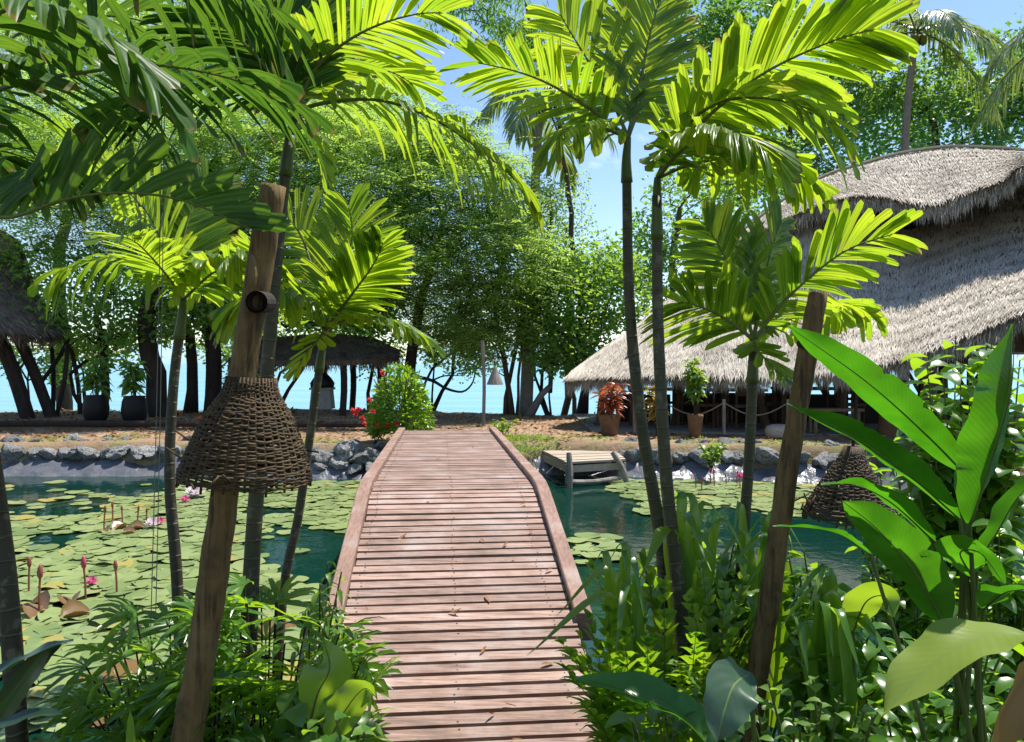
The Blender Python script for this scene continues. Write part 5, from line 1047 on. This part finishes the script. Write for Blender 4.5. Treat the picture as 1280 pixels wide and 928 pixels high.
# ------------------------------------------------------------------ big leaves on the right
GINGER = [(0, .05), (.06, .35), (.16, .72), (.32, .96), (.5, 1), (.68, .92), (.84, .62), (.94, .28), (1, .03)]
def bigleaf(parent, name, pts, W, N, mat, fold=.25, wave=.12, prof=GINGER, twist=0.0):
    pth = smooth_path(PP(pts), 40); T_ = nz(np.gradient(pth, axis=0)); N = nz(np.array(N, float)); s_ = np.linspace(0, 1, 40); w = np.interp(s_, [p_[0] for p_ in prof], [p_[1] for p_ in prof])*W*.5
    V = []; UV = []; m_ = 9; notch = {(rnd.randint(8, 34), rnd.choice((-1, 1))): rnd.uniform(.55, .85) for _ in range(2)} if mat == 'ginger' else {}; Ltot = np.sum(np.linalg.norm(np.diff(pth, axis=0), axis=1)); ph = rnd.uniform(0, 6)
    for i in range(40):
        Nn = N + np.array([twist, 0, 0])*(s_[i] - .5); Nn = nz(Nn - T_[i]*np.dot(Nn, T_[i])); S_ = np.cross(T_[i], Nn)
        for a in np.linspace(-1, 1, m_):
            h = fold*abs(a)**1.5*w[i] - (.012 if False else 0) + wave*W*abs(a)*math.sin(s_[i]*17 + ph + a*1.5)*.35
            wob = 1 + .03*math.sin(s_[i]*40 + a*3 + ph)*abs(a)
            if (i, int(np.sign(a))) in notch and abs(a) > .6: wob *= notch[(i, int(np.sign(a)))]
            V.append(pth[i] + S_*a*w[i]*wob + Nn*h); UV.append((a, s_[i]*Ltot/.62))
    i = np.arange(39)[:, None]*m_; j = np.arange(m_-1)[None]; mb = MB(); mb.add(V, np.stack([i+j, i+j+1, i+m_+j+1, i+m_+j], -1).reshape(-1, 4), UV)
    mb.tube(pth - N*.0035, np.linspace(.0035, .0008, 40)*min(1, W/.12), 5, mat=1)
    return mb.build(name, [M[mat], M['shaft']], parent, smooth=True)
FA = (.15, .8, .55)
gp = thing('ginger_plant', 'tall ginger plant with long blade leaves at the right edge', 'plant', P(1215, 1050, 2.2))
G = [([(1208, 594, 2.1), (1160, 545, 2.05), (1085, 478, 2.0), (984, 406, 1.95)], 50, (.45, .7, .45), 'ginger', {}),
     ([(1200, 648, 2.1), (1135, 592, 2.05), (1065, 545, 2.0), (984, 505, 1.95)], 48, (.2, .35, .9), 'ginger', dict(fold=.4)),
     ([(1184, 788, 2.0), (1146, 718, 1.95), (1098, 662, 1.9), (1054, 626, 1.85)], 66, (.5, .75, .35), 'ginger', dict(fold=.35)),
     ([(1168, 676, 2.1), (1115, 628, 2.1), (1070, 606, 2.1), (1026, 606, 2.1)], 46, (.1, .25, .95), 'ginger', {}),
     ([(1212, 655, 2.0), (1240, 570, 1.95), (1262, 485, 1.9), (1266, 405, 1.9)], 72, (-.5, .8, .1), 'ginger', dict(fold=.7)),
     ([(1205, 640, 2.15), (1212, 600, 2.15), (1235, 520, 2.2), (1248, 455, 2.2)], 46, (.6, .7, .1), 'ginger', dict(fold=.5)),
     ([(1215, 720, 2.1), (1200, 690, 2.0), (1225, 690, 1.95), (1256, 730, 1.9)], 52, (.2, .5, .85), 'ginger', {}),
     ([(1222, 700, 2.1), (1245, 665, 2.1), (1268, 625, 2.1), (1300, 590, 2.1)], 46, (-.5, .8, .3), 'ginger', {}),
     ([(1088, 692, 2.2), (1050, 668, 2.2), (1010, 660, 2.2), (966, 658, 2.2)], 26, (0, .2, 1), 'ginger', {}),
     ([(1230, 760, 2.1), (1255, 740, 2.0), (1285, 735, 1.9)], 50, (0, .3, .9), 'ginger', {})]
mb = MB(); gb = P(1215, 1050, 2.2); gb[2] = 0
for pts, wp, N, mt, kw in G:
    bigleaf(gp, 'leaf', pts, wp*pts[0][2]/F, N, mt, **kw)
    b_ = P(*pts[0]); g_ = gb + [rnd.uniform(-.12, .10), rnd.uniform(-.12, .12), 0]; mb.tube(smooth_path([g_, g_*.5 + b_*.5 + [rnd.uniform(-.02, .02), 0, .05], b_], 10), np.linspace(.011, .005, 10), 7)
mb.build('stems', M['shaft'], gp)
def lone(label, pts, wp, N, mt, name='broad_leaf_plant', **kw):
    b_ = P(*pts[0]); g_ = np.array([b_[0] + .05, b_[1] + .1, 0]); t = thing(name, label, 'plant', g_)
    bigleaf(t, 'leaf', pts, wp*pts[0][2]/F, N, mt, **kw); mb = MB(); mb.tube(smooth_path([g_, g_*.6 + b_*.4 + [.01, 0, .1], b_], 8), .006, 6); mb.build('stem', M['shaft'], t)
lone('large pale yellow green leaf drooping at the lower right edge', [(1296, 800, 1.75), (1240, 792, 1.7), (1165, 832, 1.65), (1102, 896, 1.62)], 98, (.35, .15, .9), 'pale', fold=.15)
lone('long dark glossy leaf lying over the planks at the bottom right of the bridge', [(905, 950, 1.9), (850, 895, 1.9), (780, 866, 1.92), (720, 850, 1.95)], 62, (.2, -.25, .95), 'ginger', fold=.5)
lone('grey green broad leaf hanging in front of the right log pole base', [(938, 842, 1.8), (918, 856, 1.72), (905, 890, 1.68), (896, 928, 1.66)], 66, (.1, -.75, .6), 'grey_leaf', fold=.1, prof=OVAL)
lone('withered brown leaf at the bottom right corner', [(1300, 820, 1.7), (1268, 865, 1.65), (1245, 910, 1.62), (1232, 960, 1.6)], 62, (.7, -.5, .4), 'dead', fold=.5)
lone('curled bright leaf over the water left of the ginger plant', [(1066, 790, 2.3), (1082, 752, 2.25), (1105, 745, 2.2), (1118, 772, 2.15)], 44, (.2, .8, .5), 'lime', fold=.2)
lone('dark strap leaf at the lower left corner, upper one', [(-40, 850, 1.9), (10, 835, 1.9), (50, 815, 1.88), (92, 800, 1.85)], 30, (0, -.2, 1), 'dark_leaf')
lone('dark strap leaf at the lower left corner, lower one', [(-40, 920, 1.8), (10, 905, 1.8), (45, 893, 1.8), (78, 892, 1.8)], 26, (0, -.2, 1), 'dark_leaf')
lone('dark upright leaf at the lower left corner', [(-20, 930, 1.9), (15, 870, 1.9), (50, 825, 1.9), (78, 806, 1.9)], 30, (.3, -.8, .4), 'dark_leaf')
lone('single pointed yellow green leaf at the bottom of the left shrubs', [(163, 985, 2.0), (164, 950, 2.0), (164, 915, 2.0), (163, 888, 2.0)], 13, (0, -1, .2), 'lime')

# ------------------------------------------------------------------ undergrowth
def lady_palm(label, px, py, Y, nf, spread, hgt, mat='shrub', group=None, L=.2, W=.023):
    b_ = P(px, py, Y); b_[2] = max(float(ground_z(b_[0], b_[1])), -.1); t = thing('lady_palm', label, 'shrub', b_, group); mb = MB(); ms = MB()
    for q in range(int(nf*1.6)):
        a = rnd.uniform(0, 6.28); r = spread*math.sqrt(rnd.uniform(0, 1)); top = b_ + [math.cos(a)*r, math.sin(a)*r*.8, hgt*rnd.uniform(.15, 1)*(1 - .25*r/spread)]
        foot = b_ + [math.cos(a)*r*.35, math.sin(a)*r*.3, 0]; ms.tube(smooth_path([foot, foot*.4 + top*.6 + [0, 0, .06], top], 7), .0032, 5)
        out = nz(np.array([math.cos(a), math.sin(a)*.8, rnd.uniform(.2, 1.1)])); sd_ = nz(np.cross(out, [0, 0, 1])); up = np.cross(sd_, out); k = rnd.randint(6, 9); an = np.linspace(-1.5, 1.5, k)
        D = np.cos(an)[:, None]*out + np.sin(an)[:, None]*sd_ + up*.1; blades(mb, np.tile(top, (k, 1)), D, np.tile(up, (k, 1)) + RNG.normal(0, .1, (k, 3)), L*RNG.uniform(.8, 1.15, k), W*RNG.uniform(.8, 1.2, k), STRAP, .35, .3)
    ms.build('stems', M['bark_dark'], t); mb.build('foliage', M[mat], t, smooth=True); return t
LP = 'shrub of narrow fingered dark green leaves under the left log pole'
lady_palm('large lady palm of narrow fingered leaves left of the log pole foot', 222, 985, 2.65, 56, .3, .88)
lady_palm('large lady palm of narrow fingered leaves right of the log pole foot', 330, 990, 2.7, 64, .4, .92)
lady_palm('low lady palm at the bottom edge left of the log pole', 185, 1100, 2.2, 18, .16, .36)
lady_palm('low lady palm at the bottom edge between log pole and bridge', 380, 1100, 2.25, 44, .3, .6, L=.15)
lady_palm('low dark lady palm directly behind the foot of the log pole', 262, 1060, 2.4, 34, .25, .7)
def stems_plant(label, px, py, Y, tops, mat, n, L, W, droop=.5, name='leafy_plant', prof=LANCE, t0=.35, up=.35, stem='shaft'):
    b_ = P(px, py, Y); b_[2] = max(float(ground_z(b_[0], b_[1])), -.2); t = thing(name, label, 'plant', b_); mb = MB(); ms = MB()
    tops = list(tops) + [(q[0] + rnd.uniform(-32, 32), q[1] + rnd.uniform(-5, 60), q[2] + rnd.uniform(-.2, .15)) for q in tops for _ in range(2)]
    n = int(n*1.35)
    for q in tops:
        e = P(*q); f = b_ + [rnd.uniform(-.05, .05), rnd.uniform(-.05, .05), 0]; pth = smooth_path([f, f*.45 + e*.55 + [rnd.uniform(-.03, .03), 0, .04], e], 16); ms.tube(pth, np.linspace(.008, .003, 16), 5)
        tt = np.linspace(t0, 1, n); tt = np.clip(tt + RNG.normal(0, .02, n), .05, 1); idx = np.minimum((tt*15).astype(int), 14); fr = (tt*15 - idx)[:, None]; pp = pth[idx]*(1-fr) + pth[idx+1]*fr
        a = np.arange(n)*2.4 + rnd.uniform(0, 6); D = np.stack([np.cos(a), np.sin(a), np.full(n, up)], 1) + RNG.normal(0, .15, (n, 3)); nn = np.stack([-np.cos(a)*up, -np.sin(a)*up, np.ones(n)], 1) + RNG.normal(0, .2, (n, 3))
        blades(mb, pp, D, nn, L*RNG.uniform(.75, 1.15, n)*(1.1 - .4*(tt - t0)/(1 - t0)), W*RNG.uniform(.8, 1.2, n), prof, droop, .3)
    ms.build('stems', M[stem], t); mb.build('foliage', M[mat], t, smooth=True); return t
stems_plant('lime green plant with drooping narrow leaves at the left kerb end', 408, 960, 2.9, [(408, 705, 2.9), (398, 740, 2.8), (420, 745, 2.95), (385, 760, 3.0), (430, 790, 2.7)], 'lime', 17, .105, .022, .7)
stems_plant('soft broad lime leaved plant spilling over the left edge of the near planks', 420, 1010, 2.35, [(395, 830, 2.35), (430, 850, 2.25), (450, 880, 2.2), (405, 900, 2.1), (370, 860, 2.4), (440, 920, 2.0)], 'lime', 11, .12, .06, .55, prof=OVAL)
stems_plant('low bright plant at the bottom left of the boardwalk', 440, 1120, 1.95, [(420, 900, 1.95), (455, 915, 1.9), (395, 915, 2.0), (430, 935, 1.85)], 'shrub', 10, .09, .04, .5, prof=OVAL)
stems_plant('small leaved plant over the lily pads left of the lady palms', 160, 1060, 2.5, [(160, 860, 2.5), (175, 830, 2.6), (170, 890, 2.4)], 'shrub', 12, .09, .03, .4)
LOBE = [(0, .9), (.3, 1), (.65, .6), (1, .03)]
def fern(label, px, py, Y, tips, mat, Lf=.125, W=.032, n=15):
    b_ = P(px, py, Y); b_[2] = max(float(ground_z(b_[0], b_[1])), -.15); t = thing('fern', label, 'fern', b_)
    tips = list(tips) + [(q[0] + rnd.uniform(-40, 40), q[1] + rnd.uniform(0, 60), q[2] + rnd.uniform(-.2, .2)) + tuple(q[3:]) for q in tips[::2]]
    for q in tips:
        e = P(*q[:3]); f = b_ + [rnd.uniform(-.06, .06), rnd.uniform(-.06, .06), 0]; ln = np.linalg.norm(e - f); mid = f*.45 + e*.55 + [0, 0, .16*ln]
        frond('frond', t, [f, f*.7 + mid*.3 + [0, 0, .03], mid, e], (0, .35, .95) if len(q) < 4 else q[3], Lf, W, n, 58, 26, .3, LOBE, mat, .1, .3, .2, r0=.004, taper=.45)
fern('lobed fern spilling over the right edge of the planks', 790, 960, 2.5, [(700, 800, 2.4), (706, 835, 2.3), (735, 770, 2.6), (725, 875, 2.2), (760, 760, 2.5), (780, 790, 2.3), (745, 820, 2.2), (810, 800, 2.3), (790, 860, 2.1)], 'shrub')
fern('dark lobed fern at the foot of the twin palms', 845, 960, 2.6, [(738, 706, 2.7), (770, 725, 2.7), (800, 690, 2.75), (830, 730, 2.5), (790, 740, 2.5), (870, 790, 2.3), (850, 830, 2.2), (820, 850, 2.15)], 'shrub')
fern('glowing yellow green lobed fern between twin palms and log pole', 895, 960, 2.7, [(878, 705, 2.7, (0, .9, .3)), (905, 730, 2.7, (.3, .9, .2)), (930, 720, 2.8, (0, .9, .3)), (862, 745, 2.6, (0, .9, .3)), (945, 760, 2.8), (915, 790, 2.5), (880, 820, 2.4), (950, 800, 2.6)], 'lime', .11, .03)
stems_plant('silvery green plant with arching strap leaves behind the twin palms', 880, 1000, 3.05, [(885, 655, 3.1), (860, 680, 3.0), (800, 690, 3.1), (830, 660, 3.1), (905, 690, 3.0)], 'shrub', 17, .21, .045, .8, t0=.5)
stems_plant('tall plant with pale arching leaves beside the small palm trunk', 945, 1000, 3.1, [(935, 665, 3.1), (960, 690, 3.1), (980, 720, 3.1), (910, 720, 3.0)], 'shrub', 16, .19, .042, .8, t0=.5)
stems_plant('dark leaved shrub between the right log pole and the water', 1040, 1000, 2.7, [(1000, 720, 2.7), (1040, 740, 2.6), (1070, 770, 2.6), (1010, 790, 2.5), (1100, 800, 2.5), (1055, 830, 2.4), (985, 690, 2.8)], 'shrub', 13, .14, .055, .5, prof=OVAL, t0=.4)
stems_plant('glossy shrub under the ginger stems at the right', 1160, 1010, 2.5, [(1130, 800, 2.5), (1170, 820, 2.4), (1200, 780, 2.5), (1240, 800, 2.4), (1150, 860, 2.3), (1270, 850, 2.3), (1180, 880, 2.2), (1230, 880, 2.1)], 'shrub', 12, .12, .05, .5, prof=OVAL, t0=.3)
stems_plant('tall glossy leaved shrub in front of the pavilion at the right edge', 1215, 760, 3.7, [(1160, 440, 3.7), (1195, 420, 3.8), (1240, 425, 3.7), (1275, 450, 3.6), (1170, 500, 3.6), (1215, 490, 3.9), (1140, 540, 3.7), (1250, 520, 3.5), (1185, 570, 3.6), (1120, 590, 3.8), (1270, 560, 3.5)], 'shrub', 16, .2, .075, .5, prof=OVAL, t0=.5)
stems_plant('dark leafy shrub on the right bank below the wicker lamp', 1130, 790, 4.2, [(1095, 560, 4.2), (1125, 590, 4.2), (1080, 610, 4.2), (1150, 620, 4.0), (1110, 650, 4.0), (1190, 640, 4.0), (1230, 620, 4.0), (1270, 640, 4.0)], 'shrub', 13, .15, .06, .5, prof=OVAL, t0=.4)
stems_plant('small orange leaved croton on the right bank behind the ginger leaves', 1150, 760, 4.6, [(1140, 640, 4.6), (1165, 650, 4.6), (1150, 670, 4.5), (1120, 660, 4.6), (1190, 690, 4.4)], 'croton', 12, .15, .05, .4, prof=OVAL, t0=.4)
stems_plant('dark plant at the bottom edge left of the right log pole', 850, 1180, 1.95, [(790, 900, 2.0), (830, 880, 2.0), (870, 870, 2.0), (900, 890, 1.95), (770, 930, 1.9)], 'shrub', 12, .12, .05, .5, prof=OVAL, t0=.3)
mb = MB(); n = 9000; X = RNG.uniform(.5, 3.8, n); Y = RNG.uniform(1.75, 3.5, n); hz = .10 + .36*np.abs(wig(X*2.2, Y*2.4)); Z = ground_z(X, Y) + RNG.uniform(0, 1, n)*hz + .03
blades(mb, np.stack([X, Y, Z], 1), rdir(n, .5, .4), rdir(n, .5, 1), RNG.uniform(.035, .07, n), RNG.uniform(.02, .034, n), OVAL, .3, .3); tag(mb.build('ground_cover', M['lime'], smooth=True), 'low carpet of small bright leaves on the near right bank', 'ground cover', kind='stuff')
mb = MB(); n = 2600; X = RNG.uniform(-2.4, -.75, n); Y = RNG.uniform(1.75, 2.95, n); hz = .06 + .2*np.abs(wig(X*2.2, Y*2.4)); Z = ground_z(X, Y) + RNG.uniform(0, 1, n)*hz + .03
blades(mb, np.stack([X, Y, Z], 1), rdir(n, .5, .4), rdir(n, .5, 1), RNG.uniform(.04, .08, n), RNG.uniform(.018, .03, n), OVAL, .3, .3); tag(mb.build('ground_cover', M['shrub'], smooth=True), 'low carpet of small dark leaves on the near left bank', 'ground cover', kind='stuff')

lone('broad translucent lime leaf beside the lady palm at the left edge of the planks', [(388, 900, 2.2), (398, 865, 2.2), (412, 835, 2.2), (405, 800, 2.25)], 62, (.1, .9, .3), 'lime', prof=OVAL, fold=.2)
lone('broad lime leaf leaning over the near planks at the bottom left', [(410, 930, 2.1), (430, 890, 2.1), (455, 860, 2.1), (470, 870, 2.1)], 48, (.2, .8, .5), 'lime', prof=OVAL, fold=.2)
stems_plant('bright bushy plant in front of the right log pole foot', 1000, 1140, 2.1, [(960, 850, 2.15), (990, 870, 2.1), (1020, 850, 2.2), (1050, 870, 2.1), (1080, 890, 2.0), (1000, 910, 1.95)], 'lime', 12, .075, .035, .4, prof=OVAL, t0=.25)
stems_plant('dense dark green plant at the lower right between pale leaf and log pole', 1120, 1140, 2.3, [(1090, 880, 2.3), (1120, 860, 2.4), (1150, 900, 2.2), (1185, 850, 2.4), (1210, 900, 2.2), (1250, 880, 2.3)], 'shrub', 13, .13, .045, .5, t0=.2)
stems_plant('tall leafy plant filling the right edge under the ginger leaves', 1270, 1000, 3.0, [(1240, 640, 3.0), (1260, 700, 3.0), (1280, 740, 2.9), (1225, 720, 3.1), (1300, 680, 3.0), (1200, 740, 3.0), (1180, 700, 3.2)], 'shrub', 15, .15, .055, .5, prof=OVAL, t0=.25)
stems_plant('leafy plant on the right bank behind the curled bright leaf', 1120, 960, 3.3, [(1090, 720, 3.3), (1120, 700, 3.4), (1150, 730, 3.3), (1175, 760, 3.2), (1060, 790, 3.1)], 'shrub', 13, .13, .05, .5, prof=OVAL, t0=.3)

def strap_plant(label, px, py, Y, leaves, mat, W):
    b_ = P(px, py, Y); b_[2] = max(float(ground_z(b_[0], b_[1])), -.15); t = thing('strap_plant', label, 'plant', b_)
    for q in leaves:
        e = P(*q); d = e - b_; k = rnd.uniform(.55, .75); side = np.array([-d[1]*.15, d[0]*.15, 0])
        top = b_ + d*np.array([k*.7, k*.7, 1.0]) + [rnd.uniform(-.05, .05), 0, .07]; f = smooth_path([b_, b_*.4 + top*.6 + side, top, e + [rnd.uniform(-.12, .12), rnd.uniform(-.1, .05), -.07]], 30)[6:]; mb = MB()
        T_ = nz(np.gradient(f, axis=0)); n = len(f); s_ = np.linspace(0, 1, n); w = W*np.interp(s_, [0, .15, .5, .8, 1], [.25, .6, 1, .7, .02])*.5*(1 + .10*np.sin(s_*38 + rnd.uniform(0, 6)))
        S_ = nz(np.cross(T_, np.array([0, -.35, 1.]))); Nn = np.cross(S_, T_); V = np.stack([f - S_*w[:, None] + Nn*(w*.35)[:, None], f, f + S_*w[:, None] + Nn*(w*.35)[:, None]], 1)
        i = np.arange(n-1)[:, None]*3; j = np.arange(2)[None]; mb.add(V.reshape(-1, 3), np.stack([i+j, i+j+1, i+j+4, i+j+3], -1).reshape(-1, 4), np.stack([np.tile([-1., 0, 1.], n), np.repeat(s_, 3)], 1))
        mb.build('leaf', M[mat], t, smooth=True)
strap_plant('silvery bird nest fern with wavy strap leaves behind the twin palm trunks', 860, 880, 2.85, [(800, 668, 2.9), (835, 642, 2.95), (862, 636, 3.0), (890, 650, 3.0), (915, 672, 2.95), (778, 690, 2.8), (845, 680, 2.6), (900, 700, 2.7), (820, 700, 2.6)], 'shrub', .05)
strap_plant('bird nest fern with wavy strap leaves around the small palm trunk', 955, 880, 2.9, [(925, 650, 3.0), (955, 668, 3.05), (985, 660, 3.0), (1005, 690, 2.95), (900, 690, 2.9), (975, 710, 2.7), (940, 705, 2.7)], 'shrub', .042)
strap_plant('bright strap leaved clump at the right kerb end of the bridge', 790, 960, 2.6, [(738, 716, 2.65), (722, 745, 2.5), (760, 700, 2.75), (790, 715, 2.6), (815, 745, 2.4), (752, 780, 2.3), (700, 790, 2.35)], 'shrub', .042)
strap_plant('dark arching strap plant between the log pole and the pale leaf', 1030, 1000, 2.4, [(985, 760, 2.5), (1015, 735, 2.5), (1050, 742, 2.4), (1085, 770, 2.3), (1110, 815, 2.2), (970, 810, 2.3), (1045, 815, 2.1), (1010, 800, 2.2)], 'shrub', .055)
